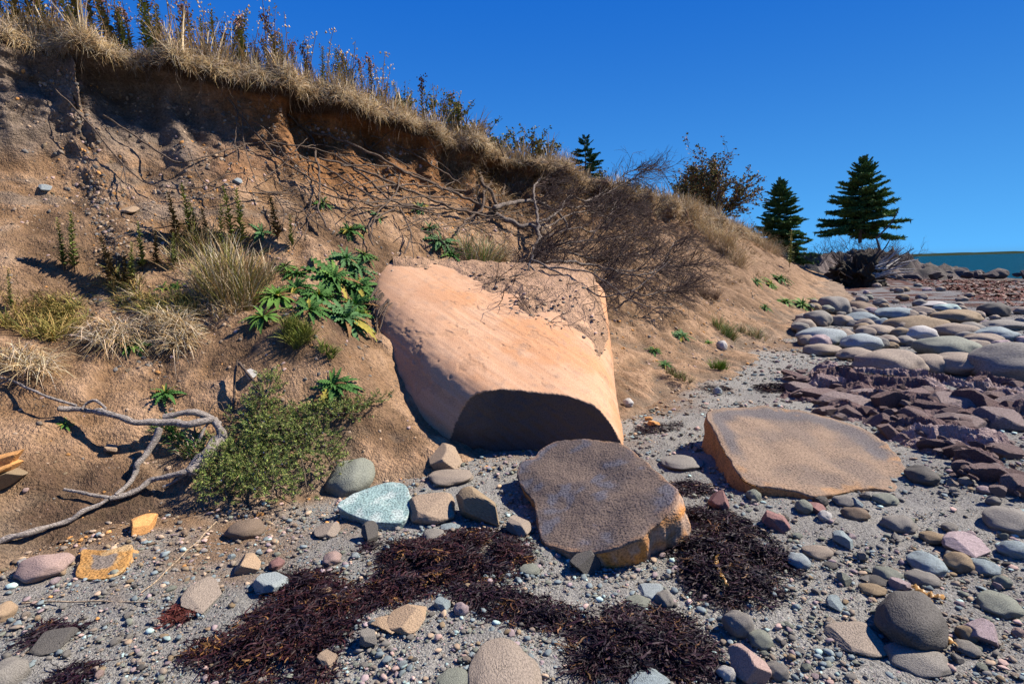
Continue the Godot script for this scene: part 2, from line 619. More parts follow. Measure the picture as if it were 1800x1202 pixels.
# a broken slab: outline of its upper face as points in the picture with their heights, thickness, colours
func make_slab(called: String, outline: Array, thick: float, lean: Vector3, paint: Callable) -> MeshInstance3D:
	var pts := []
	var mid := Vector3.ZERO
	for o in outline:
		var r := ray(o[0], o[1])
		var p: Vector3 = EYE + r * ((o[2] - EYE.y) / r.y)
		pts.append(p)
		mid += p
	mid /= pts.size()
	# fit the plane of the upper face
	var n := Vector3.ZERO
	for k in pts.size():
		n += (pts[k] - mid).cross(pts[(k + 1) % pts.size()] - mid)
	n = n.normalized()
	if n.y < 0: n = -n
	var cv := Curve3D.new()
	cv.bake_interval = 0.02
	for k in pts.size() + 1:
		var p: Vector3 = pts[k % pts.size()]
		p -= n * n.dot(p - mid)
		var tn: Vector3 = (pts[(k + 1) % pts.size()] - pts[(k + pts.size() - 1) % pts.size()]) / 7.0
		cv.add_point(p, -tn, tn)
	var N := 200
	var rim := PackedVector3Array()
	for k in N:
		var e := cv.sample_baked(cv.get_baked_length() * k / N)
		e -= n * n.dot(e - mid)
		rim.append(e + (e - mid) * (0.03 * nz.get_noise_3dv(e * 7.0)))
	var mb := MB.new()
	var rings := []      # [inset share, drop, part: 0 top, 1 side]
	for k in 34: rings.append([float(k + 1) / 34.0 * 0.985, 0.0, 0])
	rings.append([0.995, 0.004, 0])
	rings.append([1.0, 0.012, 0])
	rings.append([1.0, 0.012, 1])
	for k in 8: rings.append([1.0, 0.02 + thick * (k + 1) / 8.0, 1])
	mb.v.append(mid + n * (0.014 * n1.get_noise_3dv(mid * 3.0) + 0.0025 * n1.get_noise_3dv(mid * 12.0)))
	mb.c.append(paint.call(mid - mid, 0.0, 0, 0.0, Vector3.ZERO))
	for g in rings:
		for k in N:
			var d := rim[k] - mid
			var p := mid + d * float(g[0]) - n * float(g[1])
			if g[2] == 1: p += lean * float(g[1])
			var f := n1.get_noise_3dv(p * 3.0)
			var f2 := n1.get_noise_3dv(p * 12.0)
			p += n * (0.014 * f + 0.0025 * f2) if g[2] == 0 else (d.normalized() * (0.03 * f + 0.012 * f2) * smoothstep(0.012, 0.05, float(g[1])))
			mb.v.append(p)
			mb.c.append(paint.call(p - mid, float(g[0]), int(g[2]), float(g[1]), d.normalized()))
	for k in N:
		mb.i.append_array([0, 1 + k, 1 + (k + 1) % N])
	for g in rings.size() - 1:
		for k in N:
			var a := 1 + g * N + k
			var b := 1 + g * N + (k + 1) % N
			mb.i.append_array([a, a + N, b, b, a + N, b + N])
	mb.smooth()
	if mb.n[0].dot(n) < 0:
		for k in mb.n.size(): mb.n[k] = -mb.n[k]
		for k in mb.i.size() / 3:
			var s := mb.i[k * 3]
			mb.i[k * 3] = mb.i[k * 3 + 1]
			mb.i[k * 3 + 1] = s
	return put(called, mb.mesh(), M.slabstone)

func make_slabs() -> void:
	var dark := func(p: Vector3, t: float, part: int, drop: float, dir: Vector3) -> Color:
		var f := nz.get_noise_3dv(p * 2.2 + Vector3(3, 1, 0))
		var g := n1.get_noise_3dv(p * 9.0)
		if part == 1:
			var c := Color(0.46, 0.25, 0.125).lerp(Color(0.66, 0.29, 0.075), smoothstep(-0.1, 0.2, f))
			return c.lerp(Color(0.43, 0.30, 0.22), smoothstep(0.02, 0.2, g + 0.4 * f))
		var c := Color(0.185, 0.138, 0.112).lerp(Color(0.135, 0.108, 0.098), smoothstep(-0.1, 0.25, f))
		c = c.lerp(Color(0.145, 0.14, 0.165), smoothstep(0.15, 0.35, f + 0.3 * g) * 0.8)
		return c.lerp(Color(0.36, 0.21, 0.12), smoothstep(0.95, 1.0, t + 0.05 * g) * 0.6)
	var s1 := [[940, 771, 0.30], [975, 767, 0.30], [1040, 775, 0.31], [1100, 790, 0.32], [1140, 818, 0.32], [1175, 848, 0.31], [1196, 876, 0.29], [1165, 908, 0.24], [1120, 937, 0.20], [1080, 953, 0.16], [1020, 966, 0.09], [985, 967, 0.05], [955, 955, 0.02], [948, 920, 0.03], [943, 893, 0.04], [925, 870, 0.05], [911, 842, 0.08], [918, 810, 0.16], [933, 788, 0.25]]
	tag(make_slab("broken_slab", s1, 0.36, Vector3(-0.1, 0, -0.25), dark), "dark brown broken stone slab with an orange front edge, leaning on the big boulder's foot", "rock")
	var tan_ := func(p: Vector3, t: float, part: int, drop: float, dir: Vector3) -> Color:
		var f := nz.get_noise_3dv(p * 1.6 + Vector3(9, 1, 0))
		var g := n1.get_noise_3dv(p * 9.0)
		if part == 1:
			return Color(0.42, 0.22, 0.10).lerp(Color(0.30, 0.17, 0.09), smoothstep(-0.1, 0.3, g))
		var c := Color(0.27, 0.19, 0.135).lerp(Color(0.20, 0.15, 0.118), smoothstep(-0.2, 0.25, f))
		var bank := smoothstep(0.66, 0.80, t + 0.12 * f) * (1.0 - smoothstep(0.90, 0.96, t)) * smoothstep(-0.1, 0.3, -dir.z * 0.8 - dir.x * 0.25 + 0.2 + 0.6 * f)
		c = c.lerp(Color(0.125, 0.115, 0.12), bank * 0.85)
		return c.lerp(Color(0.36, 0.21, 0.11), smoothstep(0.9, 1.0, t + 0.16 * g) * 0.8 * smoothstep(-0.15, 0.25, f + 0.25 * dir.z))
	var s2 := [[1243, 726, 0.29], [1270, 717, 0.29], [1340, 715, 0.26], [1420, 724, 0.21], [1480, 738, 0.17], [1540, 765, 0.11], [1585, 805, 0.05], [1607, 852, 0.02], [1590, 866, 0.0], [1540, 859, 0.02], [1490, 863, 0.03], [1440, 878, 0.02], [1400, 872, 0.03], [1330, 856, 0.08], [1297, 832, 0.13], [1285, 808, 0.17], [1268, 775, 0.22], [1251, 745, 0.27]]
	tag(make_slab("tan_slab", s2, 0.46, Vector3(0.1, 0, -0.12), tan_), "large tan stone slab with a grey stained rim, tilted on the gravel beside the red bedrock", "rock")
	var teal := func(p: Vector3, t: float, part: int, drop: float, dir: Vector3) -> Color:
		var f := nz.get_noise_3dv(p * 7.0)
		var g := absf(nz.get_noise_3dv(p * 3.0 + Vector3(0, 4, 0)))
		return Color(0.25, 0.36, 0.35).lerp(Color(0.40, 0.48, 0.46), smoothstep(-0.1, 0.3, f)).lerp(Color(0.19, 0.28, 0.28), 1.0 - smoothstep(0.0, 0.03, g))
	tag(make_slab("blue_green_slab", [[592, 893, 0.06], [618, 868, 0.10], [648, 852, 0.13], [690, 849, 0.11], [715, 857, 0.09], [720, 884, 0.06], [717, 907, 0.04], [700, 918, 0.03], [660, 916, 0.04], [622, 906, 0.05]], 0.2, Vector3(0, 0, -0.2), teal), "pale blue-green angular slab, the lightest rock below the juniper", "stone")
# ---------------------------------------------------------------- stones
var round_stones := []
var sharp_stones := []
var tint_of := {}

func stone_kinds() -> void:
	for k in 9: round_stones.append(stone_mesh(100 + k, 3, 0.13, 3 if k % 3 == 2 else 1, 0.012, 0.74, 0.3))
	for k in 10: sharp_stones.append(stone_mesh(300 + k, 4, 0.08, 11, 0.011, 0.5, 0.01, true))
	var S := FastNoiseLite.TYPE_SIMPLEX_SMOOTH
	var speck := noise_tex(512, 0.05, S, 5, [[0.0, grey(0.45)], [0.4, grey(0.8)], [0.65, grey(0.95)], [1.0, grey(1.0)]], 21, -1, 0.8)
	var vein := noise_tex(512, 0.012, S, 5, [[0.0, grey(0.6)], [0.45, grey(0.95)], [0.5, Color(1, 1, 1)], [0.55, grey(0.85)], [1.0, grey(0.7)]], 22, -1, 0.6)
	var cols := {
		"grey": [0.20, 0.185, 0.165], "warm": [0.25, 0.205, 0.165], "green": [0.19, 0.20, 0.165], "blue": [0.20, 0.24, 0.25], "pale": [0.38, 0.43, 0.44],
		"teal": [0.38, 0.50, 0.48], "mauve": [0.30, 0.235, 0.24], "pink": [0.46, 0.33, 0.29], "cream": [0.52, 0.37, 0.24], "orange": [0.55, 0.28, 0.10],
		"dark": [0.095, 0.088, 0.08], "red": [0.21, 0.115, 0.105], "olive": [0.24, 0.18, 0.115], "white": [0.6, 0.58, 0.55], "beige": [0.42, 0.315, 0.225], "brown": [0.17, 0.125, 0.09]}
	for k in cols:
		var c: Array = cols[k]
		tint_of[k] = Color(c[0], c[1], c[2])
		rough_mat("stone_" + k, lin(c[0] * (0.85 if k in ["white", "pale", "teal", "cream", "pink", "beige"] else 1.25), c[1] * (0.85 if k in ["white", "pale", "teal", "cream", "pink", "beige"] else 1.25), c[2] * (0.85 if k in ["white", "pale", "teal", "cream", "pink", "beige"] else 1.25)), vein if k in ["teal", "mauve", "orange", "red", "blue"] else speck, 0.45, speck, 1.0, false, 0.85)

# cx, cy: middle of the stone in the picture; w, h: its size there; it is set on the ground it covers
func stone(called: String, label: String, cx: float, cy: float, w: float, h: float, tint: String, sharp := -1, yaw := 999.0, group := "", deep := 0.85, category := "stone") -> Node3D:
	var g := on(cx, cy + h * 0.36)
	var d := depth_of(g)
	var W := w * d / FOC * 0.5
	var D := W * deep
	var r := ray(cx, cy).normalized()
	var down := absf(r.y)
	var Hp := h * d / FOC * 0.5
	var H := sqrt(maxf(Hp * Hp - D * D * down * down, 0.0)) / sqrt(1.0 - down * down)
	H = clampf(H, 0.22 * W, 1.1 * W)
	var o := MeshInstance3D.new()
	o.name = numbered(called)
	o.mesh = sharp_stones[sharp] if sharp >= 0 else round_stones[rng.randi() % round_stones.size()]
	o.material_override = M["stone_" + tint]
	add_child(o)
	var nrm := hit_n.lerp(Vector3.UP, 0.5).normalized()
	var ya := deg_to_rad(rnd(-30, 30) if yaw > 900.0 else yaw)
	var bx := Basis(Quaternion(Vector3.UP, nrm)) * Basis(Vector3.UP, ya)
	var flat := Vector3(r.x, 0, r.z).normalized()
	o.transform = Transform3D(bx.scaled_local(Vector3(W, H, D) * (1.3 if sharp >= 0 else 1.06)), g + nrm * H * 0.62 + flat * D * 0.25)
	tag(o, label, category, group)
	return o

func near_stones() -> void:
	var L := [
		[885, 1168, 122, 112, "warm", -1, 10, "large smooth grey-brown egg-shaped stone at the bottom edge between two seaweed heaps", 1.5],
		[1136, 1196, 78, 40, "blue", -1, 0, "teal-blue stone cut off by the bottom edge beside the black seaweed"],
		[798, 1194, 62, 28, "green", -1, 0, "green-grey stone at the bottom edge beside the large egg-shaped stone"],
		[1312, 1172, 60, 58, "pink", 1, 20, "pale pink rock with a pointed top near the bottom edge"],
		[1277, 1182, 26, 40, "white", -1, 70, "whitish striped stone leaning against the pale pink rock"],
		[1297, 1098, 44, 48, "grey", -1, 60, "rounded grey stone standing by the tip of the seaweed heap"],
		[1336, 1123, 38, 32, "green", -1, 0, "round greenish stone just below the standing grey stone"],
		[1365, 1180, 34, 34, "grey", -1, 60, "small grey stone right of the pale pink rock"],
		[1598, 1088, 100, 100, "dark", -1, -35, "big dark speckled boulder beside the golden seaweed strip", 1.5],
		[1612, 1155, 92, 48, "grey", -1, -18, "smooth long grey stone in front of the dark speckled boulder"],
		[1508, 1116, 86, 40, "warm", 5, 0, "flat half-buried warm grey stone in the dark boulder's shadow"],
		[1629, 990, 54, 38, "blue", -1, -10, "round blue-grey stone among the pebbles right of the tan slab"],
		[1690, 958, 74, 38, "mauve", 2, -15, "angular mauve stone above the round blue-grey stone"],
		[1776, 914, 76, 46, "grey", -1, -20, "long dark grey stone at the right edge below the red bedrock"],
		[1784, 966, 50, 30, "blue", -1, -25, "slanting grey-blue stone at the right edge"],
		[1580, 921, 52, 30, "grey", -1, -28, "long slanting grey stone alone on the sand"],
		[1437, 969, 48, 24, "warm", -1, 0, "oval brown-grey stone below the tan slab's tip"],
		[1482, 949, 32, 26, "blue", 6, 0, "small blue angular stone on open gravel"],
		[1360, 916, 40, 36, "red", 0, 0, "purple-red angular stone left of the tan slab's lower tip"],
		[1264, 879, 30, 34, "red", 4, 0, "dark red wedge stone at the end of the narrow seaweed strand"],
		[1325, 871, 24, 22, "green", -1, 0, "small round greenish stone in the shadow of the tan slab"],
		[1413, 891, 28, 24, "green", -1, 0, "round green-grey stone touching a maroon stone"],
		[1434, 893, 32, 20, "red", 7, 0, "maroon broken stone touching a round green-grey stone"],
		[1487, 880, 40, 20, "grey", -1, 0, "oval grey stone under the middle of the tan slab"],
		[1556, 877, 40, 20, "green", -1, -18, "long green-grey stone under the tan slab's right end"],
		[1504, 903, 42, 24, "brown", -1, -10, "dark brown rounded stone below the tan slab"],
		[1621, 836, 48, 34, "dark", -1, -12, "dark grey stone beside the tan slab's right point"],
		[1405, 985, 36, 28, "pale", -1, 0, "pale grey stone at the seaweed heap's right tip"],
		[1756, 1060, 60, 40, "green", -1, -25, "greenish oval stone in dark gravel at the right"],
		[1727, 1112, 48, 40, "mauve", 8, -20, "pale mauve split stone near the lower right"],
		[1700, 1114, 30, 28, "olive", -1, 0, "olive stone behind a grey one, left of the mauve split stone"],
		[1702, 1138, 36, 26, "grey", -1, 0, "grey stone in front of the olive stone"],
		[1560, 1009, 44, 26, "green", -1, -25, "green-grey oval stone above the dark boulder"],
		[1543, 1018, 40, 18, "dark", -1, -15, "dark flat stone lying under the green-grey oval one"],
		[1622, 1016, 50, 28, "grey", -1, -30, "grey long stone below the round blue-grey stone"],
		[1684, 988, 42, 36, "olive", -1, -35, "brown slanting stone right of the round blue-grey stone"],
		[1465, 1061, 30, 24, "blue", 2, 0, "blue angular stone in the gravel left of the dark boulder"],
		[1534, 1034, 42, 20, "olive", -1, -8, "flat brown stone touching the dark boulder's top"],
		[1585, 1028, 28, 24, "mauve", 3, 0, "mauve block stone above the golden seaweed strip"],
		[1730, 995, 44, 28, "blue", -1, -20, "smooth blue stone at the right among small gravel"],
		[1640, 945, 40, 22, "olive", -1, -30, "brown long stone left of the mauve angular stone"],
		[765, 893, 86, 46, "beige", 5, 12, "beige oblong stone between the blue-green rock and the olive wedge"],
		[842, 892, 62, 64, "olive", 6, 40, "olive-brown wedge-shaped rock with a flat top above the seaweed", 1.5],
		[620, 836, 82, 52, "green", -1, 12, "smooth grey-green stone at the juniper's right edge"],
		[778, 806, 60, 38, "beige", 1, 5, "orange-brown block at the foot of the big boulder"],
		[792, 838, 76, 22, "warm", -1, 0, "flat grey stone sunk in the sand below the orange-brown block"],
		[908, 925, 40, 36, "warm", 0, 0, "squarish grey stone left of the dark slab"],
		[1027, 990, 42, 40, "dark", 8, -40, "dark grey wedge propped under the dark slab's front edge"],
		[724, 1078, 62, 46, "cream", 4, -20, "cream-orange angular stone in the middle of the seaweed"],
		[690, 1092, 56, 36, "cream", 7, 25, "cream stone with seaweed across it, left of the angular cream one"],
		[648, 1120, 30, 44, "grey", 3, 0, "grey upright stone at the seaweed's edge"],
		[572, 1158, 32, 28, "beige", 0, 0, "small beige stone at the end of the left seaweed heap"],
		[1148, 1036, 44, 22, "pale", 5, -8, "pale blue flat stone below the dark slab"],
		[1168, 1053, 30, 28, "grey", -1, 0, "grey round stone under the pale blue flat stone"],
		[1122, 1056, 40, 18, "green", -1, -15, "dark green flat stone left of the grey round stone"],
		[1045, 1077, 32, 20, "grey", -1, 0, "small grey stone on the black seaweed's upper edge"],
		[432, 930, 64, 34, "brown", -1, 0, "dark flat stone under the juniper's shadow"],
		[350, 1040, 66, 46, "warm", 2, 30, "flat grey-brown five-sided stone left of the seaweed", 1.75],
		[77, 995, 80, 42, "pink", -1, 8, "flat pinkish oval stone left of the ochre slab"],
		[252, 921, 44, 28, "orange", 6, 0, "thin orange flake of stone below the driftwood"],
		[434, 993, 44, 32, "cream", 1, 15, "cream stone on bare sand between the driftwood and the seaweed"],
		[480, 1024, 52, 38, "pale", 3, 35, "pale grey-green stone at the seaweed's left corner"],
		[98, 1122, 62, 28, "dark", 5, 8, "dark flat stone with seaweed across it at the lower left", 1.0],
		[8, 1186, 60, 52, "grey", -1, 0, "grey stone in the lower left corner"],
		[6, 1076, 34, 32, "cream", -1, 0, "cream stone at the left edge below the pink oval one"],
		[584, 981, 30, 24, "pink", -1, 0, "small pink stone above the left seaweed heap"],
		[486, 991, 24, 20, "red", -1, 0, "small plum stone right of the cream stone"],
		[632, 800, 1, 1, "", -1, 0, ""],
		[811, 1071, 22, 28, "mauve", -1, 70, "purple oval pebble right of the cream angular stone"],
		[930, 1000, 38, 20, "green", -1, -15, "grey-green oval stone right of the reddish seaweed"],
		[580, 927, 42, 26, "warm", 4, 0, "grey flat stone below the blue-green rock"],
		[650, 938, 30, 34, "dark", 2, 0, "dark wedge below the blue-green rock"],
		[762, 940, 42, 26, "grey", -1, 0, "grey rounded stone just below the beige oblong"],
		[790, 925, 34, 14, "blue", -1, 0, "slim blue stone below the beige oblong"],
		[775, 1062, 26, 24, "blue", 0, 0, "bluish stone right of the cream angular stone"],
		[1104, 708, 18, 16, "white", -1, 0, "small white pebble at the big boulder's right foot"],
		[1262, 688, 14, 16, "pale", -1, 0, "small pale pebble on the soil's edge above the tan slab"],
		[1150, 745, 18, 14, "orange", 3, 0, "orange pebble beside a strand of dry seaweed"],
		[1200, 812, 70, 24, "grey", -1, -10, "flat grey stone sunk in sand left of the tan slab"],
		[78, 329, 20, 8, "pale", 2, 0, "pale stone lodged high in the bluff's left side"],
		[230, 367, 34, 10, "cream", 4, 0, "cream stone half out of the bluff above the weeds"],
		[20, 399, 0, 0, "", -1, 0, ""],
		[416, 317, 18, 8, "pale", 1, 0, "small pale stone in the bluff below the hanging roots"],
		[950, 400, 44, 20, "cream", 6, 0, "cream stone in the bank behind the dead bush"],
		[1268, 607, 18, 18, "white", -1, 0, "white round pebble on the brown slope right of the big boulder"],
		[440, 656, 18, 14, "white", 0, 0, "white flake on the slope above the juniper"],
		[195, 788, 22, 12, "cream", 3, 0, "cream flake on the dark wet soil by the driftwood"],
	]
	for a in L:
		if a[2] < 5: continue
		stone("beach_stone", a[7], a[0], a[1], a[2], a[3], a[4], a[5], a[6], "", a[8] if a.size() > 8 else (1.2 if float(a[3]) / a[2] > 0.6 else 0.9))

func layered_rock() -> void:
	# ochre slab with a grey core, and the layered orange rock at the left edge
	var ochre := func(p: Vector3, t: float, part: int, drop: float, dir: Vector3) -> Color:
		var f := nz.get_noise_3dv(p * 5.0)
		if part == 1: return Color(0.45, 0.27, 0.12)
		var c := Color(0.44, 0.235, 0.075).lerp(Color(0.50, 0.34, 0.17), smoothstep(-0.1, 0.25, f))
		return c.lerp(Color(0.23, 0.19, 0.16), (1.0 - smoothstep(0.40, 0.52, t + 0.25 * f)))
	tag(make_slab("ochre_slab", [[144, 963, 0.055], [190, 966, 0.06], [231, 960, 0.06], [230, 978, 0.05], [213, 1000, 0.05], [180, 1014, 0.04], [133, 1013, 0.03], [139, 985, 0.04]], 0.07, Vector3.ZERO, ochre), "flat ochre stone slab with a grey blotch in its middle", "stone")
	var root := base("layered_rock", on(20, 850), "orange layered rock with split grey-edged beds at the left edge", "rock")
	for k in 3:
		var m := put("bed", sharp_stones[[1, 5, 8][k]], M.stone_orange if k < 2 else M.stone_olive, root)
		m.transform = Transform3D((Basis(Vector3(0, 0, 1), deg_to_rad(26)) * Basis(Vector3.UP, deg_to_rad(20.0 + 14.0 * k))).scaled_local(Vector3(0.19 - 0.012 * k, 0.05, 0.15)), Vector3(-0.07 + 0.015 * k, 0.12 - 0.045 * k, 0.02 * k))

func cobble_field() -> void:
	var L := [[1443, 592, 74, 34, "pale", "pale blue-white boulder at the bank's foot"], [1513, 603, 66, 32, "pale", "pale blue boulder right of the blue-white one"], [1445, 615, 58, 22, "warm", "long low brown stone under the blue-white boulder"],
		[1504, 624, 62, 26, "warm", "low grey-brown stone under the pale blue boulder"], [1562, 638, 108, 48, "warm", "big smooth grey boulder with a dark seaweed drift at its foot"], [1630, 640, 76, 38, "warm", "leaning grey boulder right of the biggest smooth one"],
		[1686, 640, 88, 40, "warm", "broad pointed grey boulder in the cobble field's front row"], [1770, 638, 116, 74, "grey", "very large double-humped grey boulder at the right edge"], [1663, 610, 100, 40, "green", "long dark green-grey boulder slanting down to the right"],
		[1540, 583, 60, 26, "warm", "blunt grey-brown boulder above the pale blue one"], [1585, 588, 32, 24, "olive", "small brown boulder beside a white one"], [1618, 588, 50, 30, "white", "white-topped boulder in the middle of the cobbles"],
		[1752, 590, 62, 30, "blue", "blue boulder near the right edge"], [1730, 598, 58, 24, "warm", "flat brown boulder in front of the blue one"], [1413, 573, 40, 28, "warm", "brown round boulder at the cobble field's left corner"], [1437, 559, 48, 28, "grey", "oval grey boulder beside the leafy green plants"],
		[1464, 537, 54, 34, "grey", "tall grey boulder nearest the uprooted stump"], [1478, 564, 38, 22, "warm", "brown cobble next to a blue-grey dome"], [1512, 560, 52, 24, "blue", "blue-grey domed boulder on the left of the cobble field"], [1553, 571, 32, 24, "blue", "small blue boulder above the blunt brown one"],
		[1612, 572, 94, 34, "olive", "longest flat brown boulder in the cobble field"], [1574, 551, 66, 24, "blue", "blue-streaked long boulder behind the longest one"], [1511, 540, 48, 20, "brown", "dark brown boulder with rough top"], [1618, 548, 42, 20, "warm", "round-topped brown cobble behind the longest boulder"],
		[1680, 557, 72, 26, "olive", "dark long boulder toward the tide flat"], [1680, 582, 64, 28, "warm", "sloping brown boulder behind the green-grey long one"], [1707, 578, 40, 24, "grey", "square-shouldered grey boulder in the cobble field"], [1747, 546, 48, 30, "dark", "dark boulder alone on the tide flat's edge"],
		[1694, 606, 36, 20, "warm", "small brown boulder between two grey ones"], [1763, 572, 68, 20, "grey", "low flat grey boulder near the right edge"], [1640, 535, 44, 12, "white", "thin white-streaked boulder at the back of the cobbles"], [1665, 541, 40, 14, "teal", "greenish pale boulder at the back of the cobbles"]]
	for a in L:
		stone("boulder", a[5], a[0], a[1], a[2], a[3], a[4], -1, rnd(-25, 10), "rounded boulders of the cobble field", 1.0, "boulder")
	var tints := ["warm", "warm", "grey", "olive", "grey", "warm", "grey", "green", "warm", "mauve"]
	for k in 170:
		var y := rnd(500, 640)
		var x := rnd(1395, 1800)
		var top := 500.0 + maxf(0.0, (x - 1640.0) * 0.26) + maxf(0.0, (1470.0 - x) * 0.75)
		var bottom := 600.0 + (x - 1400.0) * 0.06
		if y < top or y > bottom: continue
		var s := lerpf(12.0, 40.0, (y - 490.0) / 150.0) * rnd(0.5, 1.2)
		var tn: String = tints[rng.randi() % tints.size()]
		var cname: String = {"warm": "brown-grey", "grey": "grey", "olive": "brown", "blue": "blue-grey", "green": "greenish", "pale": "pale blue", "mauve": "purplish"}[tn]
		var lab := "%s %s boulder %s of the cobble field" % ["small" if s < 24.0 else ("middle-sized" if s < 36.0 else "large"), cname, "at the far back" if y < 530 else ("in the front rows" if y > 585 else ("in the left half" if x < 1600 else "in the right half"))]
		stone("boulder", lab, x, y, s, s * rnd(0.5, 0.75), tn, -1, rnd(-35, 20), "rounded boulders of the cobble field", 1.0, "boulder")

# middling stones that can be told apart one by one, then the gravel
func loose_stones() -> void:
	var kinds := {"grey": "small grey stone lying on the beach gravel", "blue": "small blue-grey stone lying on the beach gravel", "green": "small greenish stone lying on the beach gravel", "mauve": "small purple stone lying on the beach gravel", "pink": "small pink stone lying on the beach gravel", "cream": "small cream stone lying on the beach gravel", "warm": "small brownish stone lying on the beach gravel", "white": "small white stone lying on the beach gravel", "dark": "small dark stone lying on the beach gravel", "orange": "small orange stone lying at the soil's edge", "pale": "small pale blue stone lying on the beach gravel"}
	var pick := ["grey", "grey", "grey", "blue", "blue", "green", "mauve", "pink", "cream", "warm", "warm", "white", "dark", "pale", "mauve"]
	var made := 0
	var tries := 0
	while made < 130 and tries < 3000:
		tries += 1
		var x := rnd(5, 1795)
		var y := rnd(690, 1195)
		if x < 950 and y < 890 + (900 - x) * 0.02: continue
		if x > 1360 and y < 760 + (x - 1360) * 0.1: continue
		if x > 920 and x < 1200 and y > 760 and y < 985: continue
		if x > 1240 and x < 1610 and y > 715 and y < 870: continue
		var p := on(x, y)
		if hit_bluff: continue
		var right := smoothstep(1150, 1500, x)
		if rng.randf() > 0.4 + 0.6 * right: continue
		var s := rnd(10, 19) + right * rnd(0, 16) * rng.randf()
		var t: String = pick[rng.randi() % pick.size()]
		if right > 0.5 and rng.randf() < 0.5: t = ["grey", "green", "warm"][rng.randi() % 3]
		if right < 0.1 and soil_line(p.x, p.z) > -0.5 and rng.randf() < 0.6: t = ["orange", "cream"][rng.randi() % 2]
		var where := "at the soil's edge" if soil_line(p.x, p.z) > -0.4 else ("below the tan slab" if x > 1240 and x < 1620 and y < 960 else ("among the stones at the far right" if x > 1560 else ("near the bottom right of the black seaweed" if x > 1240 else ("between the seaweed heaps" if x > 560 and y > 930 else ("beside the dark slab" if x > 860 else ("on the sand left of the seaweed" if x > 280 else "on the gravel at the far left"))))))
		stone("pebble", "%s %s" % [kinds[t].get_slice(" lying", 0), where], x, y, s, s * rnd(0.5, 0.8), t, (rng.randi() % 10) if rng.randf() < 0.45 else -1, rnd(0, 180), kinds[t].replace("stone", "stones"), rnd(0.6, 0.95), "pebble")
		made += 1

func multi(called: String, mesh: Mesh, mat: Material, xs: Array, cs: PackedColorArray, parent: Node3D = null) -> MultiMeshInstance3D:
	var mm := MultiMesh.new()
	mm.transform_format = MultiMesh.TRANSFORM_3D
	mm.use_colors = true
	mm.mesh = mesh
	mm.instance_count = xs.size()
	for k in xs.size():
		mm.set_instance_transform(k, xs[k])
		mm.set_instance_color(k, cs[k])
	var o := MultiMeshInstance3D.new()
	o.name = numbered(called) if parent == null else called
	o.multimesh = mm
	o.material_override = mat
	(self if parent == null else parent).add_child(o, true)
	return o

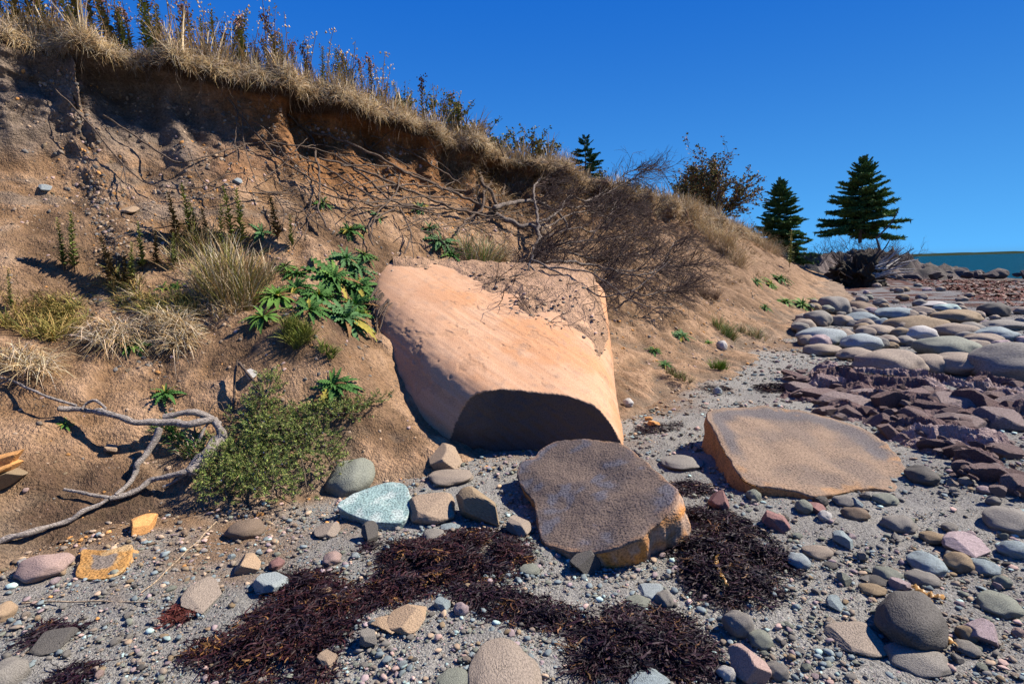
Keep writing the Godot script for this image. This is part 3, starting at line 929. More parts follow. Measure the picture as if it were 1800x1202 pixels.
func gravel() -> void:
	var meshes := []
	for k in 6: meshes.append(stone_mesh(500 + k, 1, 0.5, 5 if k > 2 else 1, 0.03, 0.55, 0.02))
	var pal := ["grey", "blue", "blue", "green", "grey", "grey", "grey", "grey", "warm", "warm", "warm", "blue", "blue", "green", "green", "mauve", "mauve", "pink", "beige", "dark", "olive", "blue", "teal"]
	var soilpal := ["orange", "cream", "beige", "olive", "warm", "beige", "brown", "pink"]
	var xs := []
	var cs := []
	for k in 6:
		xs.append([])
		cs.append(PackedColorArray())
	# beach: more, smaller pieces near; cover thins out with patches of bare sand
	for k in 130000:
		var r := 1.35 * pow(24.0, pow(rng.randf(), 1.15))
		var a := rnd(-1.0, 1.0)
		var x := r * sin(a)
		var z := -r * cos(a)
		var s := soil_line(x, z)
		if s > 0.35: continue
		var cover := n1.get_noise_2d(x * 1.3, z * 1.3) + 0.6 * n1.get_noise_2d(x * 4.0 + 9.0, z * 4.0)
		var right := smoothstep(0.3, 2.0, x + 0.2 * z)
		if cover < -0.15 + rnd(-0.7, 0.35) - 0.2 * right - 0.25 * (1.0 - smoothstep(2.0, 4.0, r)): continue
		var size := (0.0026 + 0.0105 * pow(rng.randf(), 6.5)) * (0.72 + 0.16 * minf(r, 10.0)) * 1.1
		var t: String = soilpal[rng.randi() % 8] if rng.randf() < smoothstep(-0.9, 0.2, s + rnd(-0.4, 0.3)) else pal[rng.randi() % pal.size()]
		var c: Color = tint_of[t] * rnd(0.75, 1.3)
		c.a = 1.0
		var m := rng.randi() % 6
		var b := Basis(Vector3.UP, rnd(0, TAU)) * Basis(Vector3.RIGHT, rnd(-0.35, 0.35))
		xs[m].append(Transform3D(b.scaled_local(Vector3(size * rnd(0.9, 1.6), size * rnd(0.4, 0.8), size)), Vector3(x, beach_y(x, z) + size * 0.3 + 0.004, z)))
		cs[m].append(c)
	# bank: stones washed out of the soil
	for k in 900:
		var w := heap_v[rng.randi() % heap_v.size()] + heap_at
		var size := 0.004 + 0.018 * pow(rng.randf(), 6.0)
		var c: Color = tint_of[["beige", "pink", "warm", "grey", "cream"][rng.randi() % 5]] * rnd(0.7, 1.2)
		c.a = 1.0
		var m := rng.randi() % 6
		xs[m].append(Transform3D(Basis(Vector3.UP, rnd(0, TAU)).scaled_local(Vector3(size * 1.3, size * 0.7, size)), w + Vector3(rnd(-0.02, 0.02), size * 0.2, rnd(-0.02, 0.02))))
		cs[m].append(c)
	for k in 52000:
		var i := rng.randi_range(28, mini(NU - 1, 560))
		var j := rng.randi_range(12, NV - 75)
		var q := i * NV + j
		var p := bv[q]
		if prow[j] > 11.2: continue
		var dn := nz.get_noise_3dv(p * 0.9) + 0.4 * n1.get_noise_3dv(p * 3.0)
		if dn < rnd(-0.45, 0.5): continue
		var dist := p.distance_to(EYE)
		var size := (0.0028 + 0.014 * pow(rng.randf(), 6.0)) * (0.5 + 0.12 * minf(dist, 12.0))
		var c: Color = tint_of[soilpal[rng.randi() % 8] if rng.randf() < 0.75 else "grey"] * rnd(0.55, 1.15)
		c.a = 1.0
		var m := 3 + rng.randi() % 3
		xs[m].append(Transform3D((Basis(Quaternion(Vector3.UP, bn[q])) * Basis(Vector3.UP, rnd(0, TAU))).scaled_local(Vector3(size * rnd(0.9, 1.5), size * rnd(0.35, 0.7), size)), p + bn[q] * size * 0.08))
		cs[m].append(c)
	var o := Node3D.new()
	o.name = "gravel"
	add_child(o)
	tag(o, "fine grey, blue and pink gravel strewn over the beach and the slope", "gravel", "", "stuff")
	for k in 6:
		var g := multi("gravel_stones", meshes[k], M.pebbles, xs[k], cs[k], o)
		g.set_meta("kind", "stuff")

# ---------------------------------------------------------------- red bedrock
func bedrock() -> void:
	var root := base("bedrock_outcrop", on(1600, 720), "jagged purplish-red bedrock breaking through the beach between the tan slab and the cobbles", "bedrock")
	var blocks := [[1440, 690, 90, 40, 14], [1480, 700, 110, 52, 16], [1530, 695, 90, 46, -14], [1500, 722, 74, 36, -6], [1545, 735, 60, 34, 8], [1575, 700, 96, 50, -38], [1610, 690, 70, 44, 10], [1605, 728, 80, 40, -35], [1640, 710, 90, 60, 12],
		[1680, 700, 110, 56, -12], [1698, 738, 84, 50, -14], [1730, 705, 90, 60, -30], [1765, 730, 90, 60, -20], [1790, 700, 80, 60, 5], [1630, 690, 50, 40, 30], [1760, 690, 60, 30, 0], [1590, 750, 60, 34, 14], [1570, 758, 70, 34, -30], [1620, 762, 60, 30, -28], [1650, 780, 80, 36, -25],
		[1690, 790, 90, 44, -24], [1730, 805, 80, 46, -20], [1710, 825, 70, 36, -14], [1760, 830, 90, 50, -25], [1790, 850, 80, 60, -25], [1770, 790, 60, 40, -10], [1415, 680, 60, 24, 5], [1455, 720, 50, 24, 0], [1400, 660, 70, 20, 10], [1660, 745, 50, 36, 20]]
	# the ledge itself: a low cracked mass of tilted plates
	var poly := PackedVector2Array()
	for o in [[1385, 668], [1440, 650], [1560, 655], [1680, 668], [1830, 680], [1830, 905], [1760, 880], [1690, 830], [1610, 790], [1550, 765], [1500, 745], [1440, 728], [1400, 705]]:
		var w := on(o[0], o[1])
		poly.append(Vector2(w.x, w.z))
	var lo := poly[0]
	var hi := poly[0]
	for q in poly:
		lo = lo.min(q)
		hi = hi.max(q)
	lo -= Vector2(0.4, 0.4)
	hi += Vector2(0.4, 0.4)
	var cells := FastNoiseLite.new()
	cells.noise_type = FastNoiseLite.TYPE_CELLULAR
	cells.frequency = 1.0
	cells.fractal_type = FastNoiseLite.FRACTAL_NONE
	cells.cellular_return_type = FastNoiseLite.RETURN_CELL_VALUE
	cells.seed = 4
	var mb := MB.new()
	var NX := 340
	var NZ := 260
	for i in NX:
		for j in NZ:
			var x := lerpf(lo.x, hi.x, float(i) / (NX - 1))
			var z := lerpf(lo.y, hi.y, float(j) / (NZ - 1))
			var p := Vector2(x, z)
			var edge := 1e9
			for k in poly.size():
				edge = minf(edge, p.distance_squared_to(Geometry2D.get_closest_point_to_segment(p, poly[k], poly[(k + 1) % poly.size()])))
			edge = sqrt(edge) * (1.0 if Geometry2D.is_point_in_polygon(p, poly) else -1.0)
			var f := nz.get_noise_2d(x * 1.2, z * 1.2)
			# plates lie along the strike, which runs from the upper left to the lower right
			var u := x * 0.8 + z * 0.6
			var v := -x * 0.6 + z * 0.8
			var c1 := cells.get_noise_2d(u * 1.3 + 0.3 * f, v * 2.6)
			var c2 := cells.get_noise_2d(u * 3.5 + 40.0, v * 6.0 + 0.4 * f)
			var crack := nc.get_noise_2d(u * 3.5 + 40.0, v * 6.0 + 0.4 * f)
			var tilt := fposmod(v * 1.1 + 0.5 * f + 0.15 * c1, 1.0)
			tilt = tilt * (1.0 - smoothstep(0.82, 1.0, tilt))
			var y := beach_y(x, z) - 0.05 + smoothstep(-0.15, 0.35, edge + 0.5 * f) * (0.03 + 0.17 * tilt + 0.12 * f + 0.10 * (crack + 0.6) * (crack + 0.6))
			mb.v.append(Vector3(x, y, z) - root.position)
			var c := Color(0.30, 0.215, 0.205).lerp(Color(0.42, 0.32, 0.30), smoothstep(-0.4, 0.6, c2))
			mb.c.append(c.lerp(Color(0.20, 0.13, 0.125), smoothstep(0.0, 0.5, c1 + f)))
	for i in NX - 1:
		for j in NZ - 1:
			var b := i * NZ + j
			mb.i.append_array([b, b + NZ, b + 1, b + 1, b + NZ, b + NZ + 1])
	put("ledge", mb.mesh(), M.ledge, root)
	for a in blocks:
		for rep in 6:
			var cx: float = a[0] + (rnd(-36, 36) if rep else 0.0)
			var cy: float = a[1] + (rnd(-17, 17) if rep else 0.0)
			var k: float = 0.85 if rep == 0 else rnd(0.12, 0.42)
			var g := on(cx, cy + a[3] * 0.35)
			var d := depth_of(g)
			var W: float = a[2] * k * d / FOC * 0.5
			var H: float = a[3] * k * d / FOC * 0.5
			var m := put("block", sharp_stones[rng.randi() % 10], [M.bedrock, M.bedrock, M.bedrock_dark, M.bedrock_pale][rng.randi() % 4], root)
			var b := Basis(Vector3.UP, deg_to_rad(-a[4] * 0.8 - 25.0 + rnd(-25, 25))) * Basis(Vector3(1, 0, 0), rnd(-0.5, 0.35)) * Basis(Vector3(0, 0, 1), deg_to_rad(a[4] * 0.7) + rnd(-0.3, 0.3))
			m.transform = Transform3D(b.scaled_local(Vector3(W * 1.3, H * 1.15, W * rnd(0.6, 1.0))), g - root.position + Vector3(0, H * 0.1 + (0.06 if rep else 0.02), -W * 0.1))
# ---------------------------------------------------------------- plants
func vary(c: Color, a: float) -> Color:
	var k := 1.0 + rnd(-a, a)
	return Color(c.r * k * (1.0 + rnd(-0.08, 0.08)), c.g * k, c.b * k * (1.0 + rnd(-0.1, 0.1)), 1.0)

# a tuft of grass about 1 high: blades, spread, droop
func tuft(blades: int, spread: float, droop: float, width: float, cols: Array) -> MB:
	var mb := MB.new()
	for k in blades:
		var a := rnd(0, TAU)
		var o := Vector3(cos(a), 0, sin(a))
		var p := o * rnd(0, 0.12)
		var h := rnd(0.45, 1.0)
		var lean := rnd(0.1, 1.0) * spread
		var dr := rnd(0.3, 1.0) * droop
		var pts := PackedVector3Array()
		var ws := PackedFloat32Array()
		var bend := Vector3(rnd(-1, 1), 0, rnd(-1, 1)) * 0.12
		for s in 5:
			var t := s / 4.0
			pts.append(p + o * (lean * t + dr * 0.5 * t * t) * h + bend * t * t + Vector3.UP * h * (t - dr * 0.55 * t * t * t))
			ws.append(width * (1.0 - 0.8 * t * t))
		var side := o.cross(Vector3.UP).rotated(Vector3.UP, rnd(-0.9, 0.9))
		mb.ribbon(pts, ws, side, vary(cols[rng.randi() % cols.size()], 0.3))
	return mb

const STRAW := [Color(0.42, 0.30, 0.15), Color(0.31, 0.20, 0.09), Color(0.52, 0.42, 0.27), Color(0.24, 0.17, 0.09), Color(0.38, 0.32, 0.24)]
const OLIVE := [Color(0.19, 0.18, 0.045), Color(0.28, 0.22, 0.065), Color(0.36, 0.25, 0.09), Color(0.13, 0.14, 0.04)]
const GREEN := [Color(0.06, 0.15, 0.03), Color(0.09, 0.19, 0.04), Color(0.05, 0.11, 0.03)]

func brink_grass() -> void:
	var kinds := []
	for k in 4: kinds.append(tuft(16, 0.45, 0.5, 0.011, STRAW).mesh())
	for k in 3: kinds.append(tuft(16, 0.9, 1.6, 0.010, STRAW).mesh())       # drooping
	for k in 2: kinds.append(tuft(14, 0.5, 0.6, 0.012, OLIVE).mesh())
	var xs := []
	var cs := []
	for k in kinds.size():
		xs.append([])
		cs.append(PackedColorArray())
	for i in range(20, NU):
		var reps := 8 if bu[i] < 7.0 else 11
		for rep in reps:
			var j := NV - 1
			var row := rnd(11.9, 15.9) if rng.randf() < 0.75 else rnd(11.7, 13.2)
			if bu[i] > 6.3: row = rnd(8.0 + rnd(0, 3), 15.8)
			while prow[j] > row: j -= 1
			var p := bv[i * NV + j] + Vector3(rnd(-0.06, 0.06), 0, rnd(-0.06, 0.06))
			var n := bn[i * NV + j]
			var thin := n1.get_noise_3dv(p * 0.8)
			if thin < -0.35 and row > 13.0: continue
			if bu[i] > 4.4 and row < 13.0 and thin < 0.0 and rng.randf() < 0.6: continue
			var out := Vector3(n.x, 0, n.z)
			var hang := row < 13.3
			var kind: int = (4 + rng.randi() % 3) if hang else (rng.randi() % 4)
			if not hang and row > 14.2 and rng.randf() < 0.25: kind = 7 + rng.randi() % 2
			var up := (Vector3.UP * (0.6 if hang else 1.0) + out * (0.9 if hang else 0.15) + Vector3(rnd(-0.2, 0.2), 0, rnd(-0.2, 0.2))).normalized()
			var h := rnd(0.11, 0.22) if hang else rnd(0.16, 0.42)
			if not hang and rng.randf() < 0.12: h *= 1.6
			h *= lerpf(1.0, 1.5, smoothstep(6.0, 9.0, bu[i]))
			var b := Basis(Quaternion(Vector3.UP, up)) * Basis(Vector3.UP, rnd(0, TAU))
			xs[kind].append(Transform3D(b.scaled_local(Vector3.ONE * h), p - up * 0.02))
			cs[kind].append(Color(1, 1, 1) * rnd(0.75, 1.2))
	for k in 3600:      # dry grass and litter down the bank's far half
		var i := rng.randi_range(330, NU - 1)
		var row := rnd(3.5, 12.0)
		var j := NV - 1
		while prow[j] > row: j -= 1
		var p := bv[i * NV + j]
		if nz.get_noise_3dv(p * 0.6) + 0.05 * (row - 9.0) < rnd(-0.4, 0.1): continue
		var n := bn[i * NV + j]
		var kind: int = 4 + rng.randi() % 3 if rng.randf() < 0.7 else rng.randi() % 4
		var up := (Vector3.UP + n * 0.8).normalized()
		var b := Basis(Quaternion(Vector3.UP, up)) * Basis(Vector3.UP, rnd(0, TAU))
		xs[kind].append(Transform3D(b.scaled_local(Vector3.ONE * rnd(0.12, 0.32)), p))
		cs[kind].append(Color(0.8, 0.72, 0.65) * rnd(0.55, 1.1))
	var o := Node3D.new()
	o.name = "dry_grass"
	add_child(o)
	tag(o, "pale dry grass growing along the bluff's brink and hanging over it", "grass", "", "stuff")
	for k in kinds.size():
		multi("grass_tufts", kinds[k], M.blade, xs[k], cs[k], o).set_meta("kind", "stuff")

# a clump of grass that can be told apart: one thing, one mesh
func clump(label: String, px: float, py: float, width_px: float, high_px: float, count: int, cols: Array, droop: float, group := "grass clumps on the slope") -> void:
	var g := on(px, py)
	var n := hit_n
	var d := depth_of(g)
	var mb := MB.new()
	var R := width_px * d / FOC * 0.5
	var Hh := high_px * d / FOC
	var proto := []
	for k in 3: proto.append(tuft(14, 0.55, droop, 0.008 * 0.4 / maxf(Hh, 0.05), cols))
	for k in int(count * 0.8):
		var a := rnd(0, TAU)
		var r := R * sqrt(rng.randf()) * 0.8
		var side := n.cross(Vector3(0.3, 0, -1)).normalized()
		var fw := side.cross(n)
		var o := side * cos(a) * r + fw * sin(a) * r * 0.7
		var up := (Vector3.UP + n * 0.5 + o / maxf(R, 0.01) * 0.45).normalized()
		mb.add(proto[rng.randi() % 3], Transform3D((Basis(Quaternion(Vector3.UP, up)) * Basis(Vector3.UP, rnd(0, TAU))).scaled_local(Vector3.ONE * Hh * rnd(0.55, 1.05)), o - n * 0.02))
	var m := put("grass_clump", mb.mesh(), M.blade)
	m.position = g
	tag(m, label, "grass", group)

func leaf_mesh(lobes: float, width: float, curl: float) -> MB:
	var mb := MB.new()
	var N := 15
	for k in N:
		var t := float(k) / (N - 1)
		var w := width * pow(sin(PI * clampf(0.06 + 0.92 * pow(t, 0.8), 0, 1)), 0.8) * (1.0 + lobes * (1.0 if k % 2 else -0.7)) + 0.006
		var y := 0.35 * t - curl * t * t
		var ripple := 0.03 * (1.0 if k % 2 else -1.0) * lobes * 2.0
		mb.v.append(Vector3(-w, y + 0.05 * w + ripple, t))
		mb.v.append(Vector3(0, y - 0.25 * w, t))
		mb.v.append(Vector3(w, y + 0.05 * w - ripple, t))
		for s in 3: mb.c.append(Color(1, 1, 1) if s != 1 else Color(1.5, 1.35, 1.3))
		if k < N - 1:
			var a := k * 3
			mb.i.append_array([a, a + 3, a + 1, a + 1, a + 3, a + 4, a + 1, a + 4, a + 2, a + 2, a + 4, a + 5])
	mb.smooth()
	return mb

var leaf_kinds := []
func rosette(label: String, px: float, py: float, reach_px: float, count: int, mat: String, feathery := false) -> void:
	var g := on(px, py)
	var n := hit_n.lerp(Vector3.UP, 0.35).normalized()
	var d := depth_of(g)
	var L := reach_px * d / FOC
	var root := base("rosette_plant", g - hit_n * 0.01, label, "plant", "leafy green plants on the slope")
	var turn := Basis(Quaternion(Vector3.UP, n))
	count = int(count * 2.0)
	for k in count:
		var t := float(k) / count
		var a := k * 2.39996 + rnd(-0.2, 0.2)
		var pitch := lerpf(-0.15, 1.0, t * t) + rnd(-0.28, 0.28)
		var m := put("leaf", leaf_kinds[rng.randi() % 3 + (3 if feathery else 0)], M[mat if rng.randf() < 0.84 else ["leaf_yellow", "leaf_brown", "leaf_bright"][rng.randi() % 3]], root)
		var s := L * lerpf(0.92, 0.4, t) * rnd(0.8, 1.15)
		m.basis = (turn * Basis(Vector3.UP, a) * Basis(Vector3.RIGHT, -pitch) * Basis(Vector3.BACK, rnd(-0.3, 0.3))).scaled_local(Vector3.ONE * s)

# an upright weed: stem, narrow leaves set round it, and a head
func weed_parts(seed_: int, leaves: int, leaf_len: float, c_low: Color, c_top: Color, head: int, c_head: Color) -> Array:
	var stem := MB.new()
	var fol := MB.new()
	var hd := MB.new()
	var pts := PackedVector3Array()
	var rr := PackedFloat32Array()
	var b := Vector3(rnd(-0.12, 0.12), 0, rnd(-0.12, 0.12))
	for k in 6:
		var t := k / 5.0
		pts.append(Vector3.UP * t + b * t * t)
		rr.append(0.010 * (1.0 - 0.6 * t))
	stem.tube(pts, rr, 4, Color(0.20, 0.13, 0.07))
	for k in leaves:
		var t := 0.1 + 0.9 * float(k) / leaves
		var p := Vector3.UP * t + b * t * t
		var a := k * 2.4 + rnd(-0.3, 0.3)
		var o := Vector3(cos(a), 0, sin(a))
		var l := leaf_len * rnd(0.7, 1.2) * (1.15 - 0.75 * t)
		var up := rnd(0.2, 0.9)
		var tip := p + (o + Vector3.UP * up).normalized() * l
		var midp := p.lerp(tip, 0.45) + Vector3.UP * 0.12 * l
		var s := o.cross(Vector3.UP) * l * 0.2
		var base_i := fol.v.size()
		fol.v.append_array([p, midp - s, midp + s, tip - Vector3.UP * l * 0.15])
		var c := vary(c_low.lerp(c_top, clampf(t + rnd(-0.2, 0.2), 0, 1)), 0.3)
		for q in 4: fol.c.append(c)
		fol.i.append_array([base_i, base_i + 1, base_i + 2, base_i + 1, base_i + 3, base_i + 2])
	for k in head:
		var a := rnd(0, TAU)
		var t := rnd(0.72, 1.03)
		var p := Vector3.UP * t + b * t * t
		var o := Vector3(cos(a), rnd(0.2, 1.2), sin(a)).normalized()
		var q := p + o * rnd(0.02, 0.16) * (1.1 - absf(t - 0.88) * 3.0)
		var s := rnd(0.008, 0.018)
		var bi := hd.v.size()
		hd.v.append_array([q + Vector3(-s, 0, s), q + Vector3(s, 0, s), q + Vector3(0, s * 2.0, 0), q + Vector3(0, 0, -s), q - Vector3(0, s, 0)])
		var c := vary(c_head, 0.4)
		for w in 5: hd.c.append(c)
		hd.i.append_array([bi, bi + 1, bi + 2, bi + 1, bi + 3, bi + 2, bi + 3, bi, bi + 2, bi, bi + 4, bi + 1, bi + 1, bi + 4, bi + 3, bi + 3, bi + 4, bi])
	return [stem.mesh(), fol.mesh() if leaves else null, hd.mesh() if head else null]

var weeds := []
func weed(label: String, g: Vector3, high: float, kind: int, group: String, lean := 0.08) -> void:
	var root := base("tall_weed", g, label, "weed", group)
	root.basis = (Basis(Vector3(1, 0, 0), rnd(-lean, lean)) * Basis(Vector3(0, 0, 1), rnd(-lean, lean)) * Basis(Vector3.UP, rnd(0, TAU))).scaled_local(Vector3.ONE * high)
	var w: Array = weeds[kind]
	put("stem", w[0], M.bark_c, root)
	if w[1]: put("foliage", w[1], M.leafy, root)
	if w[2]: put("seed_head", w[2], M.leafy, root).set_meta("kind", "stuff")

func brink_point(px: float, back: float) -> Vector3:   # a point behind the brink, in the column of the view
	var best := 0
	var bd := 1e9
	var j := NV - 1
	while prow[j] > 13.6: j -= 1
	for i in range(25, NU):
		var d := absf(to_px(bv[i * NV + j]).x - px)
		if d < bd:
			bd = d
			best = i
	var p := bv[best * NV + j]
	var q := bv[best * NV + NV - 2]
	var dir := Vector3(q.x - p.x, 0, q.z - p.z).normalized()
	return p + dir * back + Vector3.UP * (0.03 * back)

func weeds_everywhere() -> void:
	for k in 3: weeds.append(weed_parts(k, 90, 0.17, Color(0.15, 0.11, 0.045), Color(0.17, 0.14, 0.045), 60, Color(0.12, 0.05, 0.04)))      # 0-2 dark seeded
	for k in 2: weeds.append(weed_parts(k + 9, 95, 0.18, Color(0.11, 0.15, 0.045), Color(0.20, 0.19, 0.05), 14, Color(0.25, 0.17, 0.05)))   # 3-4 olive leafy
	for k in 2: weeds.append(weed_parts(k + 20, 90, 0.2, Color(0.09, 0.11, 0.035), Color(0.17, 0.19, 0.045), 0, Color.BLACK))              # 5-6 green spires
	weeds.append(weed_parts(31, 110, 0.24, Color(0.09, 0.055, 0.03), Color(0.075, 0.06, 0.025), 10, Color(0.06, 0.03, 0.02)))                # 7 brown spires
	for k in 3: weeds.append(weed_parts(40 + k, 5, 0.1, Color(0.4, 0.3, 0.17), Color(0.4, 0.3, 0.17), 9, Color(0.40, 0.31, 0.19)))           # 8-10 straw stalks
	for k in 95:
		var px := 8.0 + 960.0 * (k + rnd(-0.9, 0.9)) / 95.0
		var left := 1.0 - px / 900.0
		var kind := rng.randi() % 3 if rng.randf() < 0.55 else (3 + rng.randi() % 2)
		weed("%s weed standing in the dry grass on the brink %s" % ["dark seeded" if kind < 3 else "olive leafy", "at the far left" if px < 180 else ("above the deep hollow" if px < 360 else ("above the hanging roots" if px < 600 else "near the yellow-leaved shrubs"))], brink_point(px, rnd(0.1, 0.9)), rnd(0.28, 0.68) + 0.2 * left, kind, "dark weeds along the brink", 0.2)
	for k in 110:
		var px := rnd(0, 820)
		weed("bleached straw stalk rising from the brink's grass %s" % ("at the far left" if px < 180 else ("above the deep hollow" if px < 360 else ("above the hanging roots" if px < 600 else "near the yellow-leaved shrubs"))), brink_point(px, rnd(0.0, 0.6)), rnd(0.4, 0.85), 8 + rng.randi() % 3, "straw stalks along the brink", 0.2)
	var S := [[112, 478, 92, 5, "left of the twin green spires above the olive grass mound"], [131, 480, 104, 5, "right, taller one of the twin green spires above the olive grass mound"], [199, 505, 88, 7, "brown spire weed nearest the hanging straw clump"], [222, 505, 62, 7, "short brown spire weed behind the violet flowers"], [232, 500, 72, 6, "green spire weed above the violet flowers"],
		[251, 478, 88, 6, "pale green spire weed left of the brown leaning spire"], [274, 474, 66, 7, "brown leaning spire weed by the straw clump"], [306, 470, 60, 5, "low bushy green spire left of the straw clump"], [313, 430, 88, 7, "leftmost slim green spire of the close row under the roots"], [334, 425, 98, 6, "second slim green spire of the close row under the roots"], [348, 432, 74, 6, "third, leaning spire of the close row under the roots"],
		[368, 440, 72, 7, "fourth, short spire of the close row under the roots"], [390, 450, 90, 5, "fifth spire of the close row, darker at its foot"], [411, 440, 108, 6, "tall broad green spire in the middle of the row"], [424, 440, 106, 5, "tallest bright spire at the right of the row"], [488, 425, 78, 7, "blackish brown spire standing alone at the row's right end"],
		[512, 440, 62, 5, "thin sprig weed above the big leafy clump"], [20, 545, 70, 3, "dark weed at the left edge beside the olive grass"], [1388, 470, 60, 3, "dark weed below the spruce"]]
	for s in S:
		var g := on(s[0], s[1])
		weed(s[4], g, s[2] * depth_of(g) / FOC, s[3], "spire weeds on the slope", 0.05)

